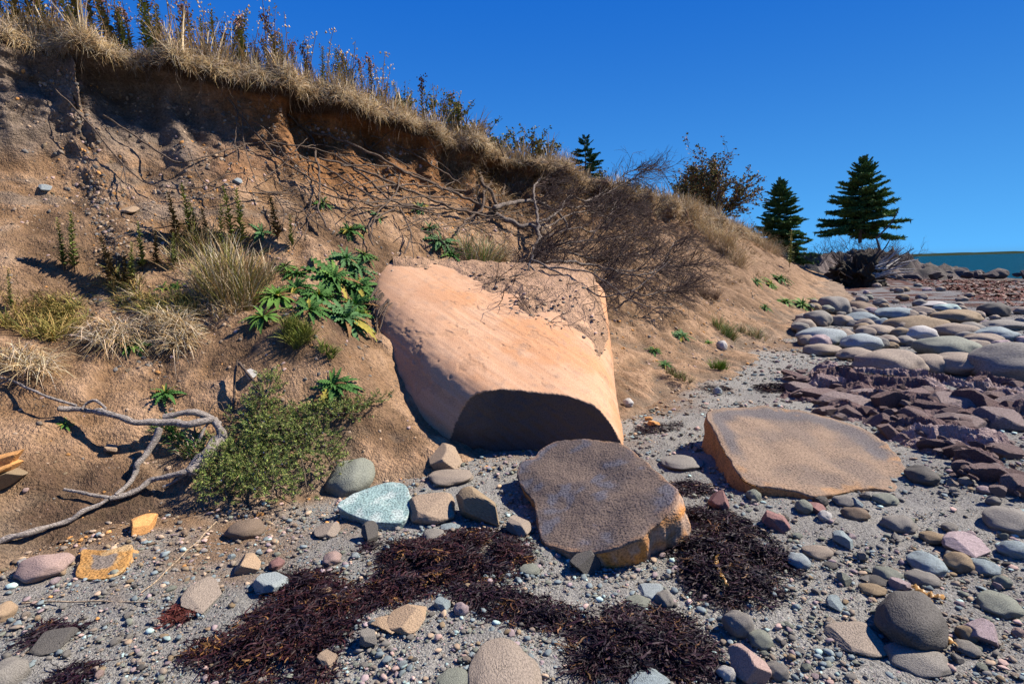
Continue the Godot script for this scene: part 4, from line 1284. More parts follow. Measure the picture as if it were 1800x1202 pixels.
func leafy_plants() -> void:
	for k in 3: leaf_kinds.append(leaf_mesh(0.10, 0.10, 0.5).mesh())
	for k in 3: leaf_kinds.append(leaf_mesh(0.5, 0.085, 0.5).mesh())
	var L := [[291, 690, 44, 13, "leaf_mid", 1, "star-shaped green rosette alone on bare soil above the driftwood"], [232, 606, 46, 20, "leaf_bright", 0, "lush green rosette hanging under the straw clump"], [586, 676, 64, 18, "leaf_mid", 1, "feathery green rosette just above the juniper"],
		[606, 560, 84, 26, "leaf_blue", 1, "big blue-green rosette at the foot of the leafy clump by the boulder"], [585, 490, 74, 24, "leaf_mid", 1, "tall dark green plant at the top of the leafy clump"], [628, 505, 62, 24, "leaf_mid", 1, "green plant nearest the boulder's left shoulder"], [560, 520, 60, 20, "leaf_mid", 1, "green plant in the middle of the leafy clump"], [628, 470, 46, 14, "leaf_blue", 1, "bluish leafy plant in the upper middle of the leafy clump"],
		[545, 545, 56, 18, "leaf_mid", 1, "narrow-leaved plant left of the big blue-green rosette"], [625, 535, 60, 20, "leaf_mid", 1, "dark plant between the blue-green rosette and the boulder"], [608, 455, 50, 18, "leaf_blue", 1, "upright bluish plant at the leafy clump's top"], [640, 448, 40, 14, "leaf_mid", 1, "upright green plant at the clump's top right"], [520, 480, 40, 14, "leaf_mid", 1, "small dark plant at the clump's upper left"], [628, 552, 40, 14, "leaf_bright", 1, "yellow-green plant at the clump's lower right"], [486, 520, 58, 22, "leaf_bright", 0, "bright broad-leaved plant left of the leafy clump"], [462, 556, 50, 16, "leaf_bright", 0, "drooping bright plant at the clump's lower left"], [500, 468, 34, 12, "leaf_bright", 1, "small yellow-green plant above the bright broad-leaved one"], [520, 505, 46, 16, "leaf_mid", 1, "narrow-leaved plant between the bright and the dark clump"],
		[775, 425, 44, 18, "leaf_blue", 1, "green plant on the slope above the boulder's top"], [795, 448, 36, 14, "leaf_mid", 1, "lower green plant just behind the boulder's top"], [755, 400, 30, 12, "leaf_blue", 1, "bluish plant among the roots above the boulder"], [613, 405, 38, 15, "leaf_mid", 1, "rosette under the long exposed root"], [632, 398, 26, 10, "leaf_blue", 1, "bluish little rosette beside the one under the long root"],
		[566, 356, 32, 13, "leaf_mid", 1, "rosette high on the slope among the thin roots"], [738, 366, 28, 12, "leaf_blue", 1, "small rosette high up under the root tangle"], [665, 380, 26, 9, "leaf_blue", 1, "sparse rosette between two roots"], [460, 408, 38, 13, "leaf_blue", 1, "blue-green rosette right of the spire weeds"], [113, 744, 26, 9, "leaf_bright", 0, "little green plant under the driftwood's broken end"],
		[1200, 590, 30, 16, "leaf_blue", 1, "blue-green plant on the brown slope right of the dead bush"], [1150, 615, 24, 10, "leaf_mid", 1, "small green plant near the boulder's right shoulder"], [1245, 602, 18, 9, "leaf_bright", 0, "tiny bright plant on the slope toward the cobbles"], [1170, 640, 22, 10, "leaf_mid", 1, "low green plant over grey sticks on the slope"],
		[1355, 500, 26, 16, "leaf_bright", 1, "leafy plant below the yellow flowers"], [1380, 530, 26, 18, "leaf_bright", 0, "broad-leaved plant at the bank's foot by the cobbles"], [1410, 535, 28, 18, "leaf_bright", 0, "large-leaved plant next to the first cobbles"], [1345, 540, 22, 12, "leaf_mid", 1, "green plant lower left of the broad-leaved ones"], [1372, 490, 28, 14, "leaf_mid", 1, "green plant under the spruce slope"], [1330, 495, 20, 12, "leaf_mid", 1, "small green plant beside the yellow flowers"],
		[1430, 528, 22, 12, "leaf_bright", 0, "rightmost leafy plant before the tall grey boulder"], [285, 505, 26, 10, "leaf_bright", 0, "bright plant with small violet flowers"], [310, 500, 26, 10, "leaf_bright", 0, "round-leaved plant right of the violet flowers"]]
	for a in L: rosette(a[6], a[0], a[1], a[2], a[3], a[4], a[5] == 1)
	var C := [["tawny grass standing among the row of spire weeds", 360, 462, 170, 66, 90, STRAW + OLIVE, 0.6], ["dry grass at the foot of the twin green spires", 215, 520, 110, 46, 50, STRAW + OLIVE, 0.9], ["wide mound of olive-gold grass at the left edge", 60, 560, 190, 62, 130, OLIVE, 0.9], ["olive grass spilling right from the grass mound", 118, 560, 110, 44, 60, OLIVE, 1.4], ["grey straw hanging below the olive grass mound", 40, 640, 120, 70, 50, STRAW, 2.2],
		["straw clump hanging down the slope left of the lush rosette", 195, 590, 90, 60, 70, STRAW, 2.4], ["golden straw clump hanging right of the lush rosette", 295, 585, 100, 62, 80, STRAW, 2.0], ["olive grass between the violet flowers and the straw", 300, 545, 120, 46, 60, OLIVE, 1.0], ["tall tawny grass clump behind the bright leafy plant", 400, 520, 130, 110, 120, STRAW + OLIVE, 0.5], ["tawny grass right part, with bent straw ends", 450, 500, 70, 90, 50, STRAW, 0.8], ["dry tangle of grass stems below the tall tawny clump", 370, 545, 120, 46, 60, STRAW, 1.2],
		["green and straw grass right behind the boulder's top", 835, 460, 80, 74, 46, GREEN + STRAW, 0.5], ["dry grass behind the boulder near the dead bush", 880, 465, 60, 54, 40, STRAW, 0.8], ["yellow-green low plant under the big rosette", 520, 590, 70, 40, 70, [Color(0.13, 0.16, 0.03), Color(0.2, 0.2, 0.05)], 0.6], ["small yellow-green tuft on soil left of the boulder", 578, 620, 36, 26, 18, [Color(0.13, 0.16, 0.03)], 0.7],
		["bright green grass tuft on the slope's foot", 1265, 646, 30, 24, 30, [Color(0.12, 0.2, 0.02), Color(0.09, 0.16, 0.02)], 0.5], ["olive grass on the slope above the pale boulders", 1275, 585, 60, 36, 40, OLIVE + GREEN, 0.6], ["dry grass beside the green plants near the cobbles", 1325, 590, 60, 30, 36, STRAW + GREEN, 0.7], ["tawny tussock on the brink left of the spruce", 1255, 420, 90, 70, 80, STRAW, 1.2], ["second tawny tussock spilling down the bank", 1290, 450, 80, 60, 70, STRAW, 1.4], ["tawny tussock below the leafless shrub", 1215, 380, 80, 50, 60, STRAW, 1.0], ["dry tussock under the young spruce", 1090, 345, 90, 46, 60, STRAW, 1.0], ["straw tussock beneath the spruce", 1350, 440, 60, 46, 50, STRAW, 1.0], ["dark withered clump under the dead bush's right side", 1240, 520, 60, 40, 50, [Color(0.12, 0.075, 0.05)], 1.4], ["withered brown clump low on the slope", 1190, 660, 70, 24, 30, [Color(0.16, 0.1, 0.06), Color(0.1, 0.12, 0.03)], 1.2], ["green tuft by the driftwood fork", 290, 760, 60, 40, 22, GREEN, 0.9], ["weedy tuft between driftwood and juniper", 330, 790, 60, 44, 30, GREEN + STRAW, 0.8]]
	for c in C: clump(c[0], c[1], c[2], c[3], c[4], c[5], c[6], c[7])

# leafy bushes of the brink
func twig_path(p: Vector3, dir: Vector3, l: float, bend: float, steps := 5) -> PackedVector3Array:
	var pts := PackedVector3Array([p])
	var d := dir.normalized()
	for k in steps:
		d = (d + Vector3(rnd(-1, 1), rnd(-1, 1), rnd(-1, 1)) * bend).normalized()
		p += d * l / steps
		pts.append(p)
	return pts

func radii(n: int, r0: float, r1: float) -> PackedFloat32Array:
	var r := PackedFloat32Array()
	for k in n: r.append(lerpf(r0, r1, float(k) / (n - 1)))
	return r

func grow(mb: MB, leaves: MB, p: Vector3, dir: Vector3, l: float, r: float, depth: int, bend: float, kids: int, col: Color, lcols: Array, lsize: float) -> void:
	var pts := twig_path(p, dir, l, bend, 4 if depth > 0 else 3)
	mb.tube(pts, radii(pts.size(), r, r * 0.55), 4 if r > 0.006 else 3, vary(col, 0.2))
	if lsize > 0.0 and depth <= 1:
		for k in 4:
			var q := pts[1 + rng.randi() % (pts.size() - 1)]
			leaf_card(leaves, q, lsize, lcols)
	if depth == 0: return
	for k in kids:
		var at_ := rng.randi_range(1, pts.size() - 1)
		var nd := ((pts[at_] - pts[at_ - 1]).normalized() + Vector3(rnd(-1, 1), rnd(-0.8, 0.9), rnd(-1, 1)) * 0.75).normalized()
		grow(mb, leaves, pts[at_], nd, l * rnd(0.45, 0.75), r * 0.6, depth - 1, bend, kids, col, lcols, lsize)

func leaf_card(leaves: MB, q: Vector3, s: float, lcols: Array) -> void:
	var d := Vector3(rnd(-1, 1), rnd(-0.3, 1), rnd(-1, 1)).normalized()
	var e := d.cross(Vector3(rnd(-1, 1), rnd(-1, 1), rnd(-1, 1))).normalized() * s * 0.3
	var l := s * rnd(0.7, 1.3)
	var up := d.cross(e).normalized() * s * 0.12
	var bi := leaves.v.size()
	leaves.v.append_array([q, q + d * l * 0.5 - e + up, q + d * l * 0.5 + e + up, q + d * l])
	var c := vary(lcols[rng.randi() % lcols.size()], 0.3)
	for w in 4: leaves.c.append(c)
	leaves.i.append_array([bi, bi + 1, bi + 2, bi + 1, bi + 3, bi + 2])

func shrub(label: String, g: Vector3, high: float, spread: float, stems: int, depth: int, kids: int, lsize: float, lcols: Array, col: Color, called := "leafy_shrub", group := "") -> void:
	var root := base(called, g, label, "shrub", group)
	var mb := MB.new()
	var lv := MB.new()
	for k in stems:
		var a := rnd(0, TAU)
		var d := Vector3(cos(a) * spread, 1.0, sin(a) * spread)
		grow(mb, lv, Vector3(cos(a), -0.1, sin(a)) * 0.06, d, high * rnd(0.5, 0.75), 0.010 * high + 0.004, depth, 0.16, kids, col, lcols, lsize)
	put("stems", mb.mesh(), M.bark_c, root)
	if lv.v.size(): put("foliage", lv.mesh(), M.leafy, root)

func shrubs() -> void:
	var bay := [Color(0.16, 0.15, 0.03), Color(0.10, 0.12, 0.03), Color(0.22, 0.17, 0.04), Color(0.07, 0.085, 0.025)]
	var where := [[700, 0.7, 0.5, "sparse olive shrub among the brink's weeds"], [752, 0.6, 0.55, "yellow-green shrub where the tall grass thins out"], [800, 0.5, 0.6, "olive shrub behind the bare forked stick"], [840, 0.5, 0.65, "largest yellow-leaved shrub on the brink"], [872, 0.6, 0.6, "yellow-leaved shrub beside the pale broken stick"], [905, 0.7, 0.55, "olive shrub right of the pale broken stick"], [940, 0.5, 0.62, "tall thin yellowish shrub on the brink"], [975, 0.7, 0.5, "low olive shrub left of the young spruce"], [1070, 0.8, 0.5, "olive shrub right of the young spruce"], [1110, 0.8, 0.5, "low shrub between the young spruce and the bare one"], [1145, 0.8, 0.6, "grey-twigged shrub on the brink in mid distance"], [1180, 1.0, 0.6, "dark low shrub left of the big half-bare shrub"]]
	for w in where:
		shrub(w[3], brink_point(w[0] + 18.0, w[1]), w[2], 0.7, 7, 2, 4, 0.055, bay, Color(0.13, 0.085, 0.06), "leafy_shrub", "leafy shrubs along the brink")
	var g := brink_point(1305, 1.4)
	shrub("big half-bare autumn shrub with rust and olive leaves on the brink", g, 2.7, 0.6, 18, 3, 5, 0.12, [Color(0.14, 0.12, 0.03), Color(0.18, 0.07, 0.03), Color(0.06, 0.07, 0.025), Color(0.22, 0.14, 0.03)], Color(0.11, 0.08, 0.075), "autumn_shrub")
	shrub("low dark shrub between the autumn shrub and the spruce", brink_point(1345, 1.0), 1.2, 0.8, 9, 2, 4, 0.09, [Color(0.04, 0.06, 0.02), Color(0.08, 0.09, 0.03)], Color(0.1, 0.08, 0.07), "leafy_shrub", "leafy shrubs along the brink")

# ---------------------------------------------------------------- conifers
func spruce_branch(needles: Array, dense: float, upturn: float) -> MB:   # along +z, length 1
	var mb := MB.new()
	var twigs := int(16 * dense)
	for k in twigs + 1:
		var t := 0.18 + 0.82 * float(k) / twigs
		var p := Vector3(0, upturn * t * t - 0.06 * t, t)
		for s in [-1, 1]:
			var l := 0.42 * (1.0 - 0.72 * t) + 0.07
			var dir := Vector3(s, rnd(-0.15, 0.2), rnd(0.55, 0.95)).normalized()
			var n := int(11 * l / 0.2) + 3
			for q in n:
				var c := p + dir * l * (q + rnd(0, 1)) / n
				for w in 2:
					var nd := (dir + Vector3(rnd(-1, 1), rnd(-0.5, 0.8), rnd(-1, 1)) * 0.8).normalized()
					var e := nd.cross(Vector3(rnd(-1, 1), rnd(-1, 1), rnd(-1, 1))).normalized() * rnd(0.014, 0.03)
					var bi := mb.v.size()
					mb.v.append_array([c - e, c + e, c + nd * rnd(0.06, 0.13)])
					var col := vary(needles[rng.randi() % needles.size()], 0.35)
					for z in 3: mb.c.append(col)
					mb.i.append_array([bi, bi + 1, bi + 2])
	return mb

func conifer(label: String, g: Vector3, high: float, wide: float, first: float, whorls: int, per: int, shape: float, needles: Array, ragged: float, bare: float) -> void:
	var root := base("spruce_tree", g, label, "tree", "spruces on the shore")
	var trunk := MB.new()
	var pts := PackedVector3Array()
	for k in 9: pts.append(Vector3(rnd(-0.01, 0.01) * high, high * k / 8.0 - 0.1, rnd(-0.01, 0.01) * high))
	trunk.tube(pts, radii(9, 0.022 * high, 0.003 * high), 8, Color(0.20, 0.15, 0.12))
	var crown := MB.new()
	var protos := []
	for k in 4: protos.append(spruce_branch(needles, 1.0, rnd(0.05, 0.3)))
	for w in whorls:
		var t := first + (1.0 - first) * float(w) / whorls
		for b in per:
			var a := w * 1.1 + TAU * b / per + rnd(-0.35, 0.35)
			var env_ := pow(1.0 - (t - first) / (1.0 - first), shape) * wide + 0.05 * high
			var l := env_ * rnd(1.0 - ragged, 1.0 + ragged * 0.4)
			var tilt := lerpf(-0.12, 0.9, pow(t, 3.0)) + rnd(-0.26, 0.22)
			var bs := Basis(Vector3.UP, a) * Basis(Vector3.RIGHT, -tilt)
			var at_ := Vector3(0, high * (t + rnd(-0.012, 0.012)), 0)
			trunk.tube(PackedVector3Array([at_, at_ + bs * Vector3(0, -0.02, 0.5) * l, at_ + bs * Vector3(0, 0.05, 0.95) * l]), radii(3, 0.006 * high * (1.1 - t), 0.002 * high), 3, Color(0.17, 0.13, 0.10))
			if t < bare and rng.randf() < 0.75: continue
			crown.add(protos[rng.randi() % 4], Transform3D(bs.scaled_local(Vector3(l * 0.85, l * 0.9, l)), at_))
	put("trunk", trunk.mesh(), M.bark_c, root)
	put("crown", crown.mesh(), M.leafy, root)

func trees() -> void:
	var dark := [Color(0.07, 0.15, 0.04), Color(0.11, 0.20, 0.055), Color(0.05, 0.10, 0.035), Color(0.14, 0.21, 0.06)]
	var p := brink_point(1395, 1.2)
	var d := depth_of(p)
	conifer("dense young spruce on the brink left of the tall one", Vector3(p.x, p.y - 0.25, p.z), 142.0 * d / FOC, 46.0 * d / FOC, 0.06, 24, 8, 0.75, dark, 0.32, 0.0)
	p = at(1512, 424, 46.0)
	conifer("tall spruce with a bare lower trunk by the rocky point", Vector3(p.x, p.y, p.z), 6.4, 2.6, 0.13, 25, 7, 0.8, dark, 0.38, 0.2)
	p = brink_point(1058, 0.5)
	d = depth_of(p)
	conifer("small young spruce half hidden behind the brink", Vector3(p.x, p.y - 0.15, p.z), 92.0 * d / FOC, 34.0 * d / FOC, 0.1, 9, 6, 0.7, [Color(0.03, 0.10, 0.05), Color(0.05, 0.13, 0.05), Color(0.025, 0.07, 0.04)], 0.3, 0.0)

# ---------------------------------------------------------------- juniper
func juniper() -> void:
	var root := base("juniper_shrub", on(500, 840), "low spreading juniper with blue berries beside the driftwood root", "shrub")
	var sprig := []
	for k in 4:
		var mb := MB.new()
		for q in 26:
			var t := rnd(0, 1)
			var c := Vector3(0, t, 0)
			var a := rnd(0, TAU)
			var nd := Vector3(cos(a), rnd(0.3, 1.0), sin(a)).normalized()
			var e := nd.cross(Vector3(rnd(-1, 1), rnd(-1, 1), rnd(-1, 1))).normalized() * 0.045
			var bi := mb.v.size()
			mb.v.append_array([c - e, c + e, c + nd * rnd(0.22, 0.42)])
			var col := vary([Color(0.19, 0.24, 0.06), Color(0.12, 0.18, 0.05), Color(0.26, 0.31, 0.08), Color(0.09, 0.12, 0.05), Color(0.21, 0.16, 0.085)][rng.randi() % 5], 0.3)
			for z in 3: mb.c.append(col)
			mb.i.append_array([bi, bi + 1, bi + 2])
		sprig.append(mb)
	var berry := MB.new()
	var t0: Array = icosphere(1)
	for v in t0[0]: berry.v.append(v)
	berry.i = t0[1].duplicate()
	berry.smooth()
	var fol := MB.new()
	var wood := MB.new()
	var ber := MB.new()
	# limbs: from the root crown (370,800) outwards over the slope, in picture places and heights above ground
	var limbs := [[[420, 800], [440, 850], [430, 895], 0.22, 0.16], [[430, 790], [480, 850], [480, 905], 0.26, 0.2], [[440, 780], [520, 830], [540, 885], 0.28, 0.2], [[440, 770], [530, 790], [590, 850], 0.26, 0.16], [[450, 760], [560, 760], [640, 745], 0.20, 0.13], [[460, 760], [570, 745], [680, 712], 0.14, 0.08], [[420, 780], [400, 850], [375, 885], 0.18, 0.14], [[440, 760], [470, 720], [480, 680], 0.16, 0.12], [[430, 800], [460, 870], [520, 900], 0.24, 0.18], [[440, 780], [500, 800], [580, 810], 0.28, 0.2], [[430, 780], [460, 790], [500, 850], 0.32, 0.2], [[410, 800], [390, 830], [400, 900], 0.2, 0.16]]
	for l in limbs:
		var pts := []
		for k in 3:
			var n := on(l[k][0], l[k][1])
			pts.append(n + Vector3.UP * (0.03 if k == 0 else (l[3] * 0.7 if k == 1 else l[4] * 0.6)))
		var path := spline(pts, 0.04)
		var loc := PackedVector3Array()
		for p in path: loc.append(p - root.position)
		wood.tube(loc, radii(loc.size(), 0.014, 0.004), 5, Color(0.16, 0.12, 0.09))
		for k in 150:
			var t := pow(rng.randf(), 0.7)
			var p: Vector3 = loc[int(t * (loc.size() - 1))]
			var wide: float = l[4] * lerpf(0.85, 0.65, t)
			var o := Vector3(rnd(-1, 1), rnd(-0.5, 0.85), rnd(-1, 1))
			if o.length() > 1.0: o = o.normalized()
			var up := (Vector3(o.x, 0.5 + o.y * 0.6, o.z) + Vector3(0.2, 0, 0.3)).normalized()
			var s := rnd(0.04, 0.075)
			fol.add(sprig[rng.randi() % 4], Transform3D((Basis(Quaternion(Vector3.UP, up)) * Basis(Vector3.UP, rnd(0, TAU))).scaled_local(Vector3.ONE * s), p + o * wide))
			if k % 16 == 0: ber.add(berry, Transform3D(Basis().scaled(Vector3.ONE * 0.005), p + o * wide * 1.02))
			if k % 14 == 0: wood.tube(PackedVector3Array([p, p + o * wide * 0.6, p + o * wide]), radii(3, 0.004, 0.002), 3, Color(0.16, 0.12, 0.09))
	put("branches", wood.mesh(), M.bark_c, root)
	put("foliage", fol.mesh(), M.leafy, root)
	put("berries", ber.mesh(), M.berry, root).set_meta("kind", "stuff")
# ---------------------------------------------------------------- roots, dead wood, seaweed
func path_on(list: Array, lift: float) -> Array:
	var pts := []
	for a in list:
		var p := on(a[0], a[1])
		pts.append(p + (hit_n * 0.5 + Vector3(0.1, 0.3, 0.3)).normalized() * (a[2] if a.size() > 2 else lift))
	return pts

func limb(called: String, root: Node3D, pts: Array, r0: float, r1: float, mat: Material, sides := 6, knots := 0.12) -> PackedVector3Array:
	var path := spline(pts, maxf(0.02, r0 * 1.1))
	var loc := PackedVector3Array()
	var rr := PackedFloat32Array()
	for k in path.size():
		var p := path[k]
		var t := float(k) / maxi(path.size() - 1, 1)
		loc.append(p - root.position + Vector3(n1.get_noise_3dv(p * 5.0), n1.get_noise_3dv(p * 5.0 + Vector3(9, 0, 0)), n1.get_noise_3dv(p * 5.0 + Vector3(0, 9, 0))) * minf(0.02, r0 * 1.2))
		rr.append(lerpf(r0, r1, t) * (1.0 + knots * n1.get_noise_3dv(p * 14.0)))
	var mb := MB.new()
	mb.tube(loc, rr, sides)
	put(called, mb.mesh(), mat, root)
	return loc

func roots() -> void:
	var root := base("exposed_root_tangle", on(820, 350), "tangle of exposed grey-brown roots spilling from under the turf down the bluff", "roots")
	var R := [
		[[[180, 215], [250, 255], [320, 295], [400, 275], [450, 262], [520, 268], [600, 285]], 0.010, 0.006], [[[100, 165], [160, 225], [215, 300], [270, 335], [340, 345], [400, 320], [430, 315]], 0.008, 0.005],
		[[[405, 180], [440, 230], [470, 270], [520, 310], [590, 350], [640, 385]], 0.014, 0.007], [[[505, 205], [540, 245], [552, 290], [556, 340], [560, 380], [572, 410]], 0.016, 0.010], [[[430, 205], [425, 250], [440, 320], [460, 360]], 0.008, 0.004], [[[420, 200], [415, 260], [420, 300]], 0.007, 0.003],
		[[[545, 235], [620, 265], [700, 300], [780, 340], [840, 365], [880, 380]], 0.018, 0.022], [[[560, 290], [640, 310], [720, 345], [800, 375], [850, 385]], 0.014, 0.018], [[[480, 265], [560, 300], [640, 350], [700, 365], [760, 380]], 0.012, 0.012], [[[590, 285], [650, 330], [690, 365], [760, 375], [820, 372]], 0.014, 0.016],
		[[[650, 340], [700, 335], [760, 335], [820, 345]], 0.014, 0.014], [[[700, 315], [690, 350], [660, 385], [648, 430]], 0.012, 0.008], [[[640, 370], [700, 372], [745, 380], [775, 388]], 0.016, 0.010], [[[700, 375], [712, 400], [718, 425], [708, 455]], 0.012, 0.009], [[[690, 375], [655, 395], [645, 415], [650, 440]], 0.014, 0.009], [[[560, 380], [545, 400], [540, 430]], 0.008, 0.004],
		[[[630, 240], [650, 265], [690, 285], [715, 300]], 0.010, 0.007], [[[655, 245], [700, 265], [760, 300], [810, 330]], 0.010, 0.012], [[[745, 230], [755, 260], [775, 290], [800, 320]], 0.008, 0.008], [[[840, 300], [845, 330], [860, 345], [870, 365]], 0.024, 0.030], [[[868, 300], [862, 325], [850, 345]], 0.018, 0.026], [[[836, 310], [850, 303], [868, 300]], 0.012, 0.014],
		[[[850, 345], [845, 375], [820, 395], [800, 420]], 0.024, 0.012], [[[870, 250], [880, 280], [885, 320], [880, 350]], 0.012, 0.010], [[[560, 345], [600, 360], [660, 365], [730, 355], [800, 355]], 0.010, 0.012], [[[600, 300], [640, 300], [690, 305], [740, 320], [790, 345]], 0.009, 0.012], [[[330, 270], [360, 330], [420, 345], [500, 350], [560, 358]], 0.007, 0.005],
		[[[215, 300], [230, 340], [245, 375], [300, 400]], 0.007, 0.003], [[[218, 310], [215, 340], [235, 365]], 0.006, 0.003], [[[360, 395], [300, 410], [240, 420], [200, 435], [180, 440]], 0.007, 0.004], [[[890, 270], [900, 300], [895, 330]], 0.008, 0.004], [[[905, 270], [890, 290], [870, 330]], 0.006, 0.003]]
	var main := []
	for r in R:
		main.append(limb("root", root, path_on(r[0], 0.09), r[1], r[2], M.rootwood))
	for k in 85:   # thinner side roots
		var x := rnd(430, 890)
		var y := 215.0 + (x - 430) * 0.2 + rnd(0, 150)
		var a := rnd(-0.5, 1.3)
		var l := rnd(50, 130)
		var pts := [[x, y]]
		for s in 3:
			a += rnd(-0.5, 0.5)
			pts.append([pts[-1][0] + cos(a) * l / 3, pts[-1][1] + sin(a) * l / 3])
		limb("root", root, path_on(pts, rnd(0.02, 0.16)), rnd(0.004, 0.009), 0.003, M.rootwood, 4)
	# hair roots under the turf
	var hair := MB.new()
	var j := NV - 1
	while prow[j] > 11.9: j -= 1
	for k in 520:
		var i := rng.randi_range(30, 520)
		var p := bv[i * NV + j - rng.randi_range(0, 9)]
		var pts := twig_path(p - root.position + Vector3(0, 0.02, 0), Vector3(rnd(-0.4, 0.4), -1, rnd(-0.4, 0.4)), rnd(0.06, 0.35), 0.28, 5)
		hair.tube(pts, radii(6, 0.0028, 0.001), 3, Color(0.24, 0.18, 0.13) * rnd(0.6, 1.5))
	put("hair_roots", hair.mesh(), M.bark_c, root).set_meta("kind", "stuff")
	var side := base("boulder_roots", on(650, 600), "thin pale roots hugging the big boulder's left side", "roots")
	for k in 13:
		var pts := []
		var j1 := rnd(-0.13, 0.16)
		var j2 := rnd(-0.1, 0.2)
		for s in 7:
			var t := s / 6.0
			var d := Vector3(-0.86, lerpf(0.62, -0.12, t), lerpf(-0.12, 0.52, t) + lerpf(j1, j2, t) + rnd(-0.02, 0.02)).normalized()
			pts.append(boulder_at + d * (float(boulder_r(d)[0]) + 0.035 + rnd(0.0, 0.03)))
		limb("root", side, pts, rnd(0.004, 0.010), 0.003, M.rootwood, 5)

func dead_bush() -> void:
	var root := base("dead_bush", on(900, 470), "grey leafless dead bush sprawling to the right behind the big boulder", "dead bush")
	var m: Material = M.deadwood
	var L := [[[[862, 372, 0.10], [905, 368, 0.14], [945, 372, 0.2], [975, 392, 0.22], [990, 415, 0.2]], 0.045, 0.022], [[[870, 385, 0.08], [905, 405, 0.14], [930, 412, 0.2], [938, 440, 0.22]], 0.045, 0.03], [[[938, 445, 0.25], [932, 400, 0.32], [934, 355, 0.38], [950, 332, 0.42], [972, 330, 0.4]], 0.026, 0.016], [[[938, 415, 0.25], [965, 395, 0.3], [990, 365, 0.32], [1010, 355, 0.34], [1060, 330, 0.3], [1110, 315, 0.3]], 0.026, 0.007],
		[[[938, 440, 0.25], [930, 455, 0.28], [920, 480, 0.3], [915, 500, 0.28]], 0.026, 0.02], [[[920, 480, 0.3], [930, 475, 0.32], [975, 470, 0.35], [1015, 480, 0.35], [1060, 495, 0.32]], 0.016, 0.007], [[[915, 500, 0.3], [960, 495, 0.4], [1020, 505, 0.45], [1090, 520, 0.5], [1130, 500, 0.55], [1165, 470, 0.6], [1190, 450, 0.62]], 0.02, 0.006], [[[1020, 510, 0.4], [1090, 515, 0.45], [1150, 500, 0.5], [1205, 495, 0.5]], 0.014, 0.005],
		[[[1080, 530, 0.35], [1110, 545, 0.4], [1150, 540, 0.4], [1180, 535, 0.4]], 0.012, 0.004], [[[940, 440, 0.25], [985, 430, 0.4], [1020, 430, 0.45], [1050, 400, 0.5], [1080, 370, 0.5]], 0.016, 0.006], [[[990, 385, 0.25], [1040, 385, 0.3], [1080, 385, 0.3], [1130, 395, 0.3]], 0.018, 0.006], [[[1010, 355, 0.3], [1050, 345, 0.3], [1100, 320, 0.3], [1160, 315, 0.3]], 0.012, 0.005],
		[[[915, 500, 0.28], [890, 505, 0.3], [880, 520, 0.3]], 0.014, 0.008], [[[912, 505, 0.34], [905, 520, 0.36], [925, 540, 0.34], [950, 560, 0.3]], 0.012, 0.005], [[[960, 500, 0.3], [1010, 540, 0.3], [1050, 520, 0.35]], 0.012, 0.005], [[[930, 460, 0.3], [1000, 455, 0.45], [1070, 450, 0.5], [1140, 440, 0.5]], 0.014, 0.005], [[[930, 450, 0.3], [1010, 480, 0.45], [1090, 480, 0.5], [1160, 490, 0.5]], 0.012, 0.005], [[[940, 430, 0.3], [1010, 410, 0.45], [1090, 420, 0.45], [1170, 420, 0.4]], 0.012, 0.005]]
	var twigs := MB.new()
	var none := MB.new()
	for l in L:
		var loc := limb("limb", root, path_on(l[0], 0.2), l[1], l[2], m, 6, 0.2)
		if l[1] > 0.04: continue
		for k in 36:
			var p: Vector3 = loc[rng.randi_range(int(loc.size() * 0.2), loc.size() - 1)]
			var d := Vector3(rnd(0.1, 1.2), rnd(-0.45, 0.55), rnd(-0.9, 0.5)).normalized()
			grow(twigs, none, p, d, rnd(0.28, 0.52), 0.008, 2, 0.22, 4, Color(0.105, 0.072, 0.062), [], 0.0)
	# boughs that hang forward over the boulder's top right
	for l in [[[938, 450, 6.75], [925, 480, 6.6], [905, 500, 6.35], [880, 535, 6.0], [866, 562, 5.85]], [[905, 500, 6.35], [912, 530, 6.1], [935, 560, 5.8], [960, 580, 5.65]], [[930, 465, 6.7], [960, 500, 6.5], [990, 525, 6.3], [1015, 555, 6.1]], [[935, 455, 6.7], [1000, 490, 6.6], [1060, 520, 6.5], [1120, 505, 6.6], [1180, 455, 6.8]], [[950, 470, 6.7], [1040, 480, 6.6], [1110, 530, 6.5], [1185, 540, 6.6]], [[925, 480, 6.6], [895, 488, 6.4], [870, 490, 6.3]]]:
		var pts := []
		for a in l: pts.append(at(a[0], a[1], a[2]))
		var loc := limb("limb", root, pts, 0.014, 0.004, m, 6, 0.2)
		for k in 9:
			grow(twigs, none, loc[rng.randi_range(int(loc.size() * 0.3), loc.size() - 1)], Vector3(rnd(-0.2, 1.0), rnd(-0.3, 0.6), rnd(-0.3, 0.5)).normalized(), rnd(0.2, 0.4), 0.005, 1, 0.2, 3, Color(0.105, 0.072, 0.062), [], 0.0)
	put("twigs", twigs.mesh(), M.bark_c, root)

